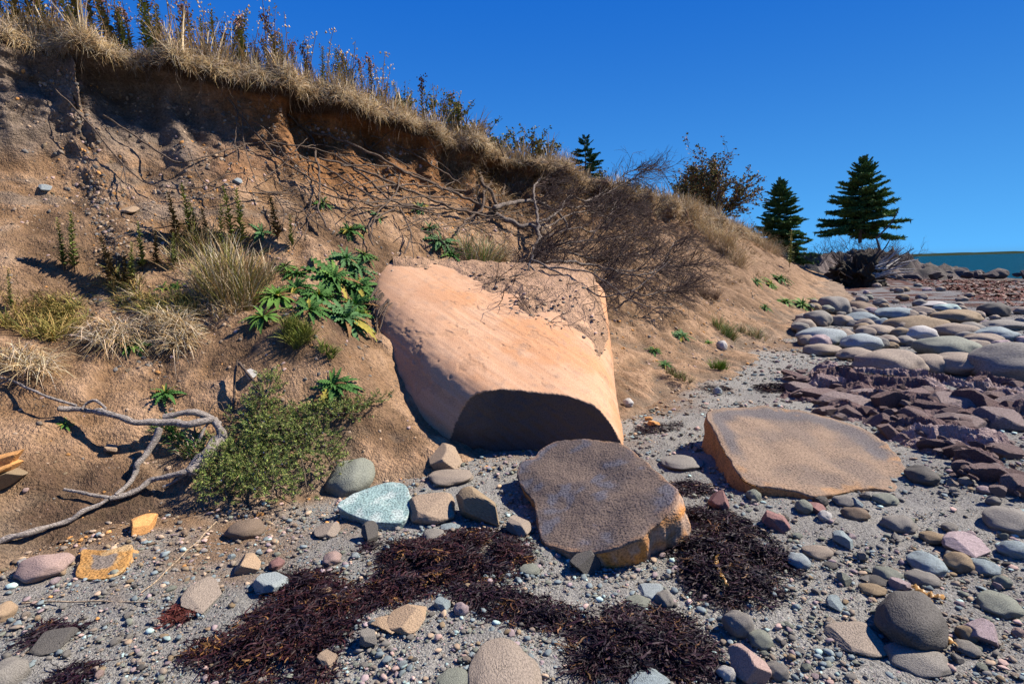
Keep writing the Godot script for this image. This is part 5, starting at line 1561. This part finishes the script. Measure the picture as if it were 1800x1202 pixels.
func driftwood() -> void:
	var g := on(300, 790)
	var root := base("driftwood_log", g, "grey forked driftwood log and root lying at the slope's foot", "driftwood")
	var m: Material = M.driftwood
	var L := [[[[108, 730, 0.08], [150, 735, 0.10], [200, 747, 0.12], [250, 762, 0.13], [300, 762, 0.14], [345, 760, 0.14], [372, 752, 0.12]], 0.022, 0.034], [[[300, 745, 0.10], [335, 741, 0.12], [365, 748, 0.12], [385, 760, 0.1]], 0.026, 0.03], [[[0, 668, 0.04], [40, 685, 0.06], [90, 708, 0.08], [135, 728, 0.1]], 0.008, 0.013], [[[150, 740, 0.12], [165, 728, 0.16], [185, 728, 0.17], [200, 742, 0.14]], 0.012, 0.012],
		[[[279, 770, 0.12], [262, 800, 0.08], [243, 825, 0.06], [240, 838, 0.05], [205, 872, 0.04]], 0.028, 0.016], [[[117, 868, 0.04], [150, 871, 0.04], [195, 878, 0.03]], 0.011, 0.013], [[[195, 878, 0.03], [240, 868, 0.05], [280, 850, 0.07], [330, 838, 0.08], [350, 825, 0.08]], 0.018, 0.026], [[[-30, 965, 0.03], [40, 942, 0.03], [100, 925, 0.03], [140, 908, 0.03], [190, 880, 0.03]], 0.026, 0.014], [[[285, 860, 0.03], [310, 852, 0.05], [330, 840, 0.07]], 0.010, 0.012],
		[[[385, 780, 0.08], [362, 810, 0.10], [345, 835, 0.08]], 0.05, 0.062], [[[372, 752, 0.12], [392, 775, 0.1], [385, 790, 0.1]], 0.03, 0.045], [[[355, 785, 0.08], [370, 765, 0.12], [378, 755, 0.14]], 0.014, 0.01], [[[0, 682, 0.03], [25, 678, 0.05], [45, 687, 0.06]], 0.007, 0.006]]
	for l in L: limb("branch", root, path_on(l[0], 0.05), l[1] * 0.8, l[2] * 0.8, m, 10, 0.3)
	var stick := base("dead_stick", on(410, 720), "bent dead sticks standing in the soil above the juniper", "stick")
	for l in [[[[405, 728, 0.0], [412, 690, 0.05], [424, 645, 0.1]], 0.010, 0.007], [[[427, 650, 0.1], [440, 668, 0.1], [465, 695, 0.06]], 0.012, 0.006], [[[360, 745, 0.05], [375, 722, 0.1], [390, 720, 0.1], [405, 745, 0.02]], 0.006, 0.002]]:
		limb("stick", stick, path_on(l[0], 0.05), l[1], l[2], M.rootwood, 6, 0.3)
	for s in [[[590, 898], [640, 912], [700, 930], "straw-coloured stalk lying in front of the blue-green rock"], [[40, 1062], [150, 1060], [270, 1062], "long thin twig lying on the sand at the lower left"], [[380, 920], [320, 980], [250, 1045], "thin dark twig lying across the sand below the juniper"], [[545, 1190], [570, 1185], [610, 1170], "pale stick poking out of the left seaweed heap"], [[1190, 730], [1230, 745], [1262, 700], ""]]:
		if s[3] == "": continue
		var o := base("dry_stalk", on(s[1][0], s[1][1]), s[3], "twig")
		limb("stalk", o, path_on([s[0], s[1], s[2]], 0.012), 0.0045, 0.003, M.straw, 5)
	for s in [[[790, 195], [830, 195 - 10], [808, 132], "bare forked grey stick rising from the brink's shrubs", 845], [[0, 0], [0, 0], [0, 0], "short pale broken stick standing on the brink", 893]]:
		var p := brink_point(s[4], 0.4)
		var o := base("bare_stick", p, s[3], "stick")
		var tall := 0.62 if s[4] < 880 else 0.42
		limb("stick", o, [p, p + Vector3(-0.05, tall * 0.5, 0), p + Vector3(-0.2 if s[4] < 880 else 0.05, tall, 0)], 0.018, 0.012, M.driftwood, 7)
		if s[4] < 880: limb("fork", o, [p + Vector3(-0.08, tall * 0.6, 0), p + Vector3(0.02, tall * 0.95, 0), p + Vector3(0.12, tall * 1.05, 0)], 0.009, 0.004, M.driftwood, 5)

func uprooted() -> void:
	var c := on(1522, 505)
	var d := depth_of(c)
	var k := d / FOC
	var root := base("uprooted_stump", c, "dark uprooted stump with bleached white branches at the far end of the bank", "stump")
	var plate := put("root_plate", stone_mesh(901, 4, 0.9, 0, 0.45), M.dark_root, root)
	plate.transform = Transform3D(Basis().scaled(Vector3(25 * k, 24 * k, 20 * k)), Vector3(-4 * k, 22 * k, 0))
	var plate2 := put("root_plate", stone_mesh(902, 4, 0.9, 0, 0.45), M.dark_root, root)
	plate2.transform = Transform3D(Basis().scaled(Vector3(21 * k, 15 * k, 16 * k)), Vector3(-34 * k, 26 * k, -8 * k))
	for q in 34:
		var a := rnd(-0.35, 1.0)
		var l := rnd(30, 82) * k
		var p := Vector3(rnd(-10, 20) * k, rnd(5, 40) * k, rnd(-6, 10) * k)
		var dir := Vector3(cos(a), sin(a) * 0.8, rnd(-0.4, 0.4))
		var mb := MB.new()
		var pts := twig_path(p, dir, l, 0.12, 5)
		mb.tube(pts, radii(6, 2.1 * k, 0.7 * k), 5)
		put("branch", mb.mesh(), M.bleached if q % 4 else M.rootwood, root)
	for q in 46:
		var mb := MB.new()
		var p := Vector3(rnd(-45, 22) * k, rnd(0, 30) * k, rnd(-10, 14) * k)
		mb.tube(twig_path(p, Vector3(rnd(-1, 1), rnd(0.2, 1.4), rnd(-0.6, 0.6)), rnd(18, 46) * k, 0.3, 5), radii(6, 1.3 * k, 0.5 * k), 4)
		put("root", mb.mesh(), M.dark_root if q % 3 else M.rootwood, root)
	var mbx := MB.new()
	var snag := PackedVector3Array([Vector3(5 * k, 40 * k, 0), Vector3(22 * k, 65 * k, 0), Vector3(15 * k, 85 * k, 0), Vector3(38 * k, 108 * k, 0), Vector3(50 * k, 130 * k, 0)])
	mbx.tube(snag, radii(5, 2.4 * k, 0.9 * k), 6)
	put("snag", mbx.mesh(), M.rootwood, root)
	for q in [[1478, 20, 66, "grey leafless brushwood left of the stump"], [1520, 30, 70, "grey leafless brushwood behind the stump"], [1555, 30, 58, "grey leafless brushwood right of the stump"], [1590, 40, 46, "thin leafless bush on the rocky point"], [1440, 10, 50, "grey twiggy bush on the far bank"]]:
		var p := on(q[0], 470 if q[0] < 1580 else 475)
		var dd := minf(depth_of(p), d + 8.0)
		p = at(q[0], 468, dd)
		shrub(q[3], Vector3(p.x, minf(p.y, 1.4), p.z), q[2] * dd / FOC * 0.85, 0.9, 12, 3, 3, 0.0, [], Color(0.20, 0.17, 0.155), "bare_bush", "leafless bushes round the stump")

# heaps of dark seaweed: curled strands thrown over an area given by its outline in the picture
func seaweed(called: String, label: String, outline: Array, strands: int, high: float, cols: Array, size := 1.0) -> void:
	var poly := PackedVector2Array()
	var mid := Vector3.ZERO
	for o in outline:
		var p := on(o[0], o[1])
		poly.append(Vector2(p.x, p.z))
		mid += p
	mid /= outline.size()
	var lo := poly[0]
	var hi := poly[0]
	for q in poly:
		lo = lo.min(q)
		hi = hi.max(q)
	var mb := MB.new()
	var made := 0
	var tries := 0
	strands = int(strands * 1.7)
	while made < strands and tries < strands * 12:
		tries += 1
		var p := Vector2(rnd(lo.x, hi.x), rnd(lo.y, hi.y))
		var inside := Geometry2D.is_point_in_polygon(p, poly)
		var edge := 1e9
		for k in poly.size():
			edge = minf(edge, p.distance_to(Geometry2D.get_closest_point_to_segment(p, poly[k], poly[(k + 1) % poly.size()])))
		if not inside and (edge > 0.05 or rng.randf() < 0.75): continue
		var patch := n1.get_noise_2d(p.x * 6.0, p.y * 6.0)
		if inside and patch + 0.5 * n1.get_noise_2d(p.x * 17.0, p.y * 17.0) < -0.14 and rng.randf() < 0.92: continue
		var depth := smoothstep(0.0, 0.14, edge) * high if inside else 0.0
		var y := beach_y(p.x, p.y) + 0.012 + depth * (0.55 + 0.6 * patch) * pow(rng.randf(), 0.45)
		var a := rnd(0, TAU)
		var l := rnd(0.03, 0.085) * size
		var w := rnd(0.0016, 0.0034) * size
		var pts := PackedVector3Array()
		var ws := PackedFloat32Array()
		var q := Vector3(p.x, y, p.y) - mid
		for s in 6:
			pts.append(q)
			ws.append(w * (0.5 if s == 0 or s == 5 else rnd(0.7, 1.4)))
			a += rnd(-0.9, 0.9)
			q += Vector3(cos(a), rnd(-0.35, 0.35), sin(a)) * l / 5.0
		var c: Color = cols[0]
		var pick := rng.randf() + 0.5 * n1.get_noise_2d(p.x * 9.0 + 30.0, p.y * 9.0)
		if pick > 0.5: c = cols[1]
		if pick > 1.1: c = cols[2]
		mb.ribbon(pts, ws, Vector3(rnd(-1, 1), rnd(-0.3, 1), rnd(-1, 1)).normalized(), vary(c, 0.4))
		made += 1
	var o := put(called, mb.mesh(), M.weed)
	o.position = mid
	tag(o, label, "seaweed", "heaps of washed-up seaweed")

func seaweeds() -> void:
	var D := [Color(0.011, 0.007, 0.012), Color(0.024, 0.010, 0.016), Color(0.10, 0.05, 0.022)]
	var Rr := [Color(0.014, 0.008, 0.013), Color(0.034, 0.012, 0.014), Color(0.17, 0.085, 0.03)]
	seaweed("seaweed_heap", "dark seaweed heap with bare gravel windows at the lower left", [[500, 1008], [560, 1012], [625, 1050], [650, 1040], [640, 1080], [600, 1120], [560, 1160], [570, 1200], [400, 1202], [385, 1165], [320, 1155], [340, 1140], [420, 1120], [445, 1090], [480, 1070], [490, 1035]], 5200, 0.07, Rr)
	seaweed("seaweed_heap", "reddish seaweed heap in the middle, below the olive wedge rock", [[680, 960], [740, 955], [800, 940], [850, 935], [900, 950], [935, 970], [925, 1000], [880, 1010], [830, 1020], [800, 1040], [740, 1045], [690, 1065], [640, 1075], [655, 1030], [670, 990]], 5200, 0.07, Rr)
	seaweed("seaweed_strand", "dark narrow trail of seaweed linking the middle heap to the right one", [[800, 1040], [850, 1030], [900, 1050], [950, 1065], [1000, 1085], [1030, 1100], [980, 1110], [920, 1095], [860, 1075], [820, 1060]], 1900, 0.05, D)
	seaweed("seaweed_heap", "black seaweed heap at the bottom, right of the egg-shaped stone", [[1040, 1100], [1090, 1080], [1140, 1070], [1180, 1090], [1210, 1110], [1250, 1140], [1245, 1200], [1110, 1202], [1040, 1190], [1000, 1160], [1005, 1130]], 4600, 0.08, D)
	seaweed("seaweed_heap", "large black seaweed heap right of the dark slab with a tan kelp blade on it", [[1200, 905], [1240, 895], [1290, 910], [1330, 940], [1380, 970], [1408, 1005], [1360, 1000], [1340, 1010], [1365, 1045], [1330, 1075], [1270, 1065], [1220, 1040], [1190, 1000], [1172, 960]], 5200, 0.08, D)
	seaweed("seaweed_strand", "thin dark strand of seaweed behind the dark slab", [[1175, 850], [1215, 850], [1250, 860], [1245, 872], [1200, 868], [1178, 860]], 500, 0.03, D)
	seaweed("seaweed_strand", "dark drift of seaweed between the boulder and the tan slab", [[1118, 755], [1150, 748], [1195, 742], [1200, 748], [1160, 760], [1125, 766]], 420, 0.03, D)
	seaweed("seaweed_drift", "dark drift of seaweed on top of the red bedrock's left end", [[1430, 660], [1480, 645], [1520, 645], [1560, 660], [1600, 670], [1570, 676], [1500, 668], [1440, 668]], 1500, 0.05, D, 1.6)
	seaweed("seaweed_drift", "small dark seaweed drift left of the red bedrock", [[1336, 682], [1360, 676], [1380, 680], [1378, 690], [1345, 692]], 420, 0.05, D, 1.4)
	seaweed("seaweed_scrap", "maroon scrap of seaweed below the five-sided stone", [[300, 1082], [330, 1065], [345, 1068], [320, 1088], [302, 1094]], 240, 0.03, [Color(0.06, 0.018, 0.015), Color(0.09, 0.025, 0.02), Color(0.12, 0.04, 0.03)])
	seaweed("seaweed_scrap", "black scrap of seaweed across the dark flat stone", [[48, 1130], [80, 1100], [128, 1098], [134, 1112], [95, 1112], [60, 1138]], 320, 0.03, D)
	seaweed("seaweed_scrap", "black scrap of seaweed near the bottom left", [[110, 1180], [140, 1172], [158, 1182], [140, 1200], [112, 1200]], 240, 0.03, D)
	seaweed("seaweed_scrap", "tiny dark scrap left of the blue-green rock's lower edge", [[640, 960], [655, 955], [660, 968], [645, 972]], 80, 0.02, D)
	seaweed("seaweed_scrap", "curl of seaweed in the gravel right of the boulder's foot", [[1232, 680], [1260, 676], [1285, 684], [1270, 692], [1240, 690]], 240, 0.04, D)
	# kelp blades
	var K := [["golden seaweed strip lying along the dark speckled boulder", [[1606, 1040], [1622, 1055], [1632, 1075], [1645, 1105], [1660, 1130], [1678, 1148]], 0.022], ["short golden kelp fork beside the golden strip", [[1615, 1052], [1640, 1058], [1662, 1062]], 0.018], ["tan kelp blade curled on the black seaweed heap", [[1305, 982], [1275, 985], [1258, 1005], [1268, 1030], [1280, 1050]], 0.014]]
	for k in K:
		var pts := []
		for a in k[1]: pts.append(on(a[0], a[1]) + Vector3(0, 0.05 if k[2] < 0.016 else 0.03, 0))
		var mid: Vector3 = pts[0]
		var path := spline(pts, 0.012)
		var mb := MB.new()
		for n in path.size():
			var t := float(n) / (path.size() - 1)
			var dir := (path[mini(n + 1, path.size() - 1)] - path[maxi(n - 1, 0)]).normalized()
			var s := dir.cross(Vector3.UP).normalized()
			var w: float = k[2] * (0.55 + 0.45 * sin(PI * t)) * (1.0 + 0.3 * n1.get_noise_1d(n * 0.6))
			for q in 4:
				var e := q / 3.0 * 2.0 - 1.0
				mb.v.append(path[n] - mid + s * w * e + Vector3.UP * (0.012 * n1.get_noise_2d(n * 0.5, q * 1.7) + 0.008 * (1.0 - e * e)))
				mb.c.append(vary(Color(0.25, 0.135, 0.04), 0.3))
			if n < path.size() - 1:
				for q in 3:
					var b := n * 4 + q
					mb.i.append_array([b, b + 1, b + 4, b + 1, b + 5, b + 4])
		mb.smooth()
		var o := put("kelp_blade", mb.mesh(), M.kelp)
		o.position = mid
		tag(o, k[0], "kelp")

# ---------------------------------------------------------------- far shore
func far_shore() -> void:
	var sea := MB.new()
	var rr := [40.0, 60, 80, 110, 160, 240, 400, 800, 2000, 5000, 8500]
	for r in rr:
		for k in 61:
			var a := lerpf(-0.4, 2.6, k / 60.0)
			sea.v.append(Vector3(r * sin(a), -1.75, -r * cos(a)))
			sea.n.append(Vector3.UP)
	for q in rr.size() - 1:
		for k in 60:
			var a := q * 61 + k
			sea.i.append_array([a, a + 61, a + 1, a + 1, a + 61, a + 62])
	tag(put("sea", sea.mesh(), M.water), "blue-green sea beyond the rocky point", "sea", "", "structure")
	var land := MB.new()
	for k in 81:
		var x := lerpf(2650, 7000, k / 80.0)
		var h := 15.0 * smoothstep(0.0, 0.12, k / 80.0) * (0.8 + 0.35 * n1.get_noise_1d(x * 0.004)) + 1.0
		land.v.append_array([Vector3(x, -1.7, -3900), Vector3(x, h, -4050), Vector3(x, h, -4500)])
	for k in 80:
		var a := k * 3
		land.i.append_array([a, a + 1, a + 3, a + 1, a + 4, a + 3, a + 1, a + 2, a + 4, a + 2, a + 5, a + 4])
	land.smooth()
	tag(put("far_coast", land.mesh(), M.far_land), "low wooded coast far across the water", "coast", "", "structure")
	# rocky point
	var m := MB.new()
	var NX := 150
	var NZ := 40
	for i in NX:
		for j in NZ:
			var u := float(i) / (NX - 1)
			var w := float(j) / (NZ - 1)
			var x := lerpf(22.0, 56.0, u)
			var z := lerpf(-54.0, -70.0, w) - 4.0 * u
			var env_ := lerpf(2.6, 1.3, smoothstep(38.0, 50.0, x)) * smoothstep(0.0, 0.2, u) * (1.0 - smoothstep(46.0, 56.0, x))
			var cross := smoothstep(0.0, 0.35, w) * (1.0 - smoothstep(0.7, 1.0, w))
			var f := nz.get_noise_3d(x * 0.22, 0, z * 0.3)
			var rid := 1.0 - absf(nz.get_noise_3d(x * 0.16 + 20.0, 0, z * 0.4)) * 2.2
			var crag := nc.get_noise_2d(x * 0.35 + 0.3 * z, z * 0.5) + 0.5
			var y := -1.2 + cross * env_ * (0.75 + 0.9 * f + 0.45 * rid + 0.5 * crag) + 0.3 * nc.get_noise_2d(x * 0.9, z * 0.9)
			m.v.append(Vector3(x, y, z))
			var c := Color(0.17, 0.135, 0.125).lerp(Color(0.10, 0.088, 0.082), smoothstep(-0.1, 0.25, f))
			if u < 0.2 and y > 1.0: c = c.lerp(Color(0.34, 0.25, 0.12), 0.7)
			m.c.append(c)
	for i in NX - 1:
		for j in NZ - 1:
			var a := i * NZ + j
			m.i.append_array([a, a + NZ, a + 1, a + 1, a + NZ, a + NZ + 1])
	m.smooth()
	tag(put("rocky_point", m.mesh(), M.point_rock), "low dark rocky point running out into the sea", "rocks", "", "structure")
	for k in 70:
		var x := rnd(30, 53)
		var z := -53.0 - 4.0 * (x - 22.0) / 34.0 - rnd(0, 7)
		var o := MeshInstance3D.new()
		o.name = numbered("point_rock")
		o.mesh = sharp_stones[rng.randi() % 10]
		o.material_override = M.bedrock_far
		add_child(o)
		var s := rnd(0.3, 0.95)
		o.transform = Transform3D((Basis(Vector3.UP, rnd(0, TAU)) * Basis(Vector3.RIGHT, rnd(-0.3, 0.3))).scaled_local(Vector3(s * 1.5, s * 0.75, s)), Vector3(x, -0.75 + rnd(0.0, 0.9) * (1.0 - (x - 26) / 30.0) * (1.0 if z < -56 else 0.1), z))
		tag(o, "%s dark rock %s of the far rocky point" % ["small jagged" if s < 0.5 else ("jagged" if s < 0.75 else "large jagged"), "at the landward end" if x < 38 else ("in the middle" if x < 46 else "at the seaward tip")], "rock", "rocks of the rocky point")
	# weed on the tide flat
	var tf := MB.new()
	for k in 12:
		var pts := twig_path(Vector3(rnd(-0.3, 0.3), 0, rnd(-0.3, 0.3)), Vector3(rnd(-1, 1), 0.15, rnd(-1, 1)), 0.5, 0.4, 4)
		tf.ribbon(pts, PackedFloat32Array([0.05, 0.07, 0.07, 0.05, 0.02]), Vector3(rnd(-1, 1), 0.3, rnd(-1, 1)).normalized(), vary(Color(0.085, 0.022, 0.012), 0.4))
	var xs := []
	var cs := PackedColorArray()
	for k in 9000:
		var x := rnd(9, 60)
		var z := rnd(-58, -12)
		if nz.get_noise_2d(x * 0.22 + 9.0, z * 0.5) + 0.05 < rnd(0.0, 0.12) or x - z * 0.2 < 17.0: continue
		if soil_line(x, z) > -6.0: continue
		xs.append(Transform3D(Basis(Vector3.UP, rnd(0, TAU)).scaled(Vector3(1, 0.5, 1) * rnd(0.5, 1.1)), Vector3(x, beach_y(x, z) + 0.01, z)))
		cs.append(Color(1, 1, 1) * rnd(0.6, 1.4))
	tag(multi("rockweed", tf.mesh(), M.weed, xs, cs), "red-brown weed covering the tide flat", "seaweed", "", "stuff")
# ---------------------------------------------------------------- build
func _ready() -> void:
	rng.seed = 77
	nz.noise_type = FastNoiseLite.TYPE_SIMPLEX_SMOOTH
	nz.frequency = 1.0
	nz.fractal_octaves = 5
	nz.fractal_gain = 0.55
	nz.seed = 11
	n1.noise_type = FastNoiseLite.TYPE_SIMPLEX_SMOOTH
	n1.frequency = 1.0
	n1.fractal_type = FastNoiseLite.FRACTAL_NONE
	n1.seed = 5
	nc.noise_type = FastNoiseLite.TYPE_CELLULAR
	nc.frequency = 1.0
	nc.fractal_type = FastNoiseLite.FRACTAL_NONE
	nc.seed = 8
	var cam := Camera3D.new()
	cam.name = "camera"
	add_child(cam)
	cam.transform = Transform3D(cam_basis, EYE)
	cam.fov = rad_to_deg(2.0 * atan(601.0 / FOC))
	cam.near = 0.05
	cam.far = 9000.0
	cam.current = true
	var sky := ProceduralSkyMaterial.new()
	sky.sky_top_color = lin(0.0, 0.05, 0.265)
	sky.sky_horizon_color = lin(0.055, 0.23, 0.47)
	sky.sky_curve = 0.14
	sky.ground_horizon_color = lin(0.05, 0.15, 0.25)
	sky.ground_bottom_color = lin(0.10, 0.10, 0.10)
	sky.sun_angle_max = 1.0
	var env := Environment.new()
	env.background_mode = Environment.BG_SKY
	env.sky = Sky.new()
	env.sky.sky_material = sky
	env.tonemap_mode = Environment.TONE_MAPPER_LINEAR
	env.tonemap_exposure = 2.2
	env.sdfgi_enabled = true
	env.ssao_enabled = true
	env.ssil_enabled = true
	var we := WorldEnvironment.new()
	we.name = "environment"
	we.environment = env
	add_child(we)
	var sun := DirectionalLight3D.new()
	sun.name = "sun"
	add_child(sun)
	var az := deg_to_rad(15.0)
	var el := deg_to_rad(45.0)
	var to_sun := Vector3(cos(el) * cos(az), sin(el), -cos(el) * sin(az))
	sun.transform = Transform3D(Basis.looking_at(-to_sun, Vector3.UP), Vector3.ZERO)
	sun.light_energy = 1.6
	sun.light_color = Color(1.0, 0.96, 0.9)
	sun.light_angular_distance = 0.53
	sun.shadow_enabled = true
	var t0 := Time.get_ticks_msec()
	make_materials()
	print("materials ", Time.get_ticks_msec() - t0)
	make_bluff()
	print("bluff ", Time.get_ticks_msec() - t0, " ", NU, "x", NV)
	make_beach()
	print("beach ", Time.get_ticks_msec() - t0)
	make_boulder()
	make_slabs()
	stone_kinds()
	far_shore()
	bedrock()
	print("rocks ", Time.get_ticks_msec() - t0)
	cobble_field()
	near_stones()
	layered_rock()
	loose_stones()
	gravel()
	print("stones ", Time.get_ticks_msec() - t0)
	trees()
	shrubs()
	brink_grass()
	weeds_everywhere()
	leafy_plants()
	juniper()
	print("plants ", Time.get_ticks_msec() - t0)
	roots()
	dead_bush()
	driftwood()
	uprooted()
	seaweeds()
	print("all ", Time.get_ticks_msec() - t0)

func make_materials() -> void:
	var S := FastNoiseLite.TYPE_SIMPLEX_SMOOTH
	var grit := noise_tex(1024, 0.02, S, 6, [[0.0, grey(0.35)], [0.35, grey(0.72)], [0.6, grey(0.95)], [1.0, grey(1.0)]], 3, -1, 0.75)
	var grit_h := noise_tex(1024, 0.03, S, 5, [[0.0, grey(0)], [1.0, grey(1)]], 4, -1, 0.7)
	var fine := noise_tex(512, 0.06, S, 4, [[0.0, grey(0.6)], [0.5, grey(0.9)], [1.0, grey(1.0)]], 6, -1, 0.8)
	coloured(rough_mat("soil", Color.WHITE, grit, 1.3, grit_h, 3.0))
	coloured(rough_mat("sand", Color.WHITE, grit, 2.3, grit_h, 1.6))
	coloured(rough_mat("sandstone", Color.WHITE, fine, 2.2, fine, 0.4, false))
	var grain := noise_tex(512, 0.13, S, 3, [[0.0, grey(0.35)], [0.35, grey(0.72)], [0.6, grey(0.95)], [1.0, grey(1.0)]], 9, -1, 0.7)
	coloured(rough_mat("slabstone", Color.WHITE, grain, 0.8, grain, 0.9, true))
	coloured(rough_mat("pebbles", Color(1, 1, 1), fine, 6.0, null, 0.0, true, 0.95)).metallic_specular = 0.15
	rough_mat("bedrock", lin(0.38, 0.275, 0.26), grit, 0.5, grit_h, 6.0, false)
	coloured(rough_mat("ledge", Color.WHITE, grit, 1.5, grit_h, 3.0))
	rough_mat("bedrock_dark", lin(0.25, 0.17, 0.165), grit, 0.5, grit_h, 6.0, false)
	rough_mat("bedrock_pale", lin(0.46, 0.36, 0.34), grit, 0.5, grit_h, 6.0, false)
	rough_mat("bedrock_far", lin(0.15, 0.125, 0.115), grit, 0.5, grit_h, 6.0, false)
	coloured(rough_mat("point_rock", Color.WHITE, grit, 0.25, grit_h, 12.0))
	var bark := noise_tex(512, 0.03, S, 5, [[0.0, grey(0.2)], [0.4, grey(0.6)], [0.6, grey(0.95)], [1.0, grey(1.0)]], 31, -1, 0.7)
	rough_mat("rootwood", lin(0.17, 0.125, 0.095), bark, 4.0, bark, 0.8)
	rough_mat("deadwood", lin(0.225, 0.185, 0.16), bark, 4.0, bark, 0.8)
	rough_mat("driftwood", lin(0.44, 0.385, 0.345), bark, 3.0, bark, 1.2)
	M.driftwood.uv1_scale = Vector3(2.0, 9.0, 9.0)
	rough_mat("bleached", lin(0.55, 0.52, 0.48), bark, 1.0, null)
	rough_mat("dark_root", lin(0.05, 0.042, 0.03), grit, 0.5, grit_h, 6.0, false)
	rough_mat("straw", lin(0.48, 0.36, 0.24), bark, 4.0, null)
	coloured(rough_mat("bark_c", Color.WHITE, bark, 5.0, null))
	leaf_mat("blade", Color.WHITE, Color(0.35, 0.35, 0.3), 0.8)
	leaf_mat("leafy", Color.WHITE, Color(0.3, 0.34, 0.2), 0.7)
	leaf_mat("weed", Color.WHITE, Color(0, 0, 0, 0), 0.6)
	leaf_mat("kelp", Color.WHITE, Color(0.3, 0.22, 0.08), 0.4)
	leaf_mat("leaf_mid", lin(0.045, 0.115, 0.024), Color(0.35, 0.5, 0.2), 0.75)
	leaf_mat("leaf_blue", lin(0.058, 0.13, 0.045), Color(0.3, 0.45, 0.25), 0.75)
	leaf_mat("leaf_bright", lin(0.085, 0.17, 0.03), Color(0.4, 0.5, 0.15), 0.75)
	leaf_mat("leaf_yellow", lin(0.26, 0.22, 0.04), Color(0.5, 0.45, 0.1), 0.8)
	leaf_mat("leaf_brown", lin(0.17, 0.095, 0.04), Color(0.3, 0.2, 0.1), 0.85)
	var berry := StandardMaterial3D.new()
	berry.resource_name = "berry"
	berry.albedo_color = lin(0.03, 0.045, 0.13)
	berry.roughness = 0.5
	M.berry = berry
	var water := rough_mat("water", lin(0.0, 0.046, 0.075), noise_tex(512, 0.02, S, 4, [[0.0, grey(0.7)], [1.0, grey(1.0)]], 41), 0.03, noise_tex(512, 0.03, S, 4, [[0.0, grey(0)], [1.0, grey(1)]], 42), 60.0, true, 0.35)
	water.metallic_specular = 0.05
	rough_mat("far_land", lin(0.03, 0.042, 0.026), grit, 0.01, null).metallic_specular = 0.0
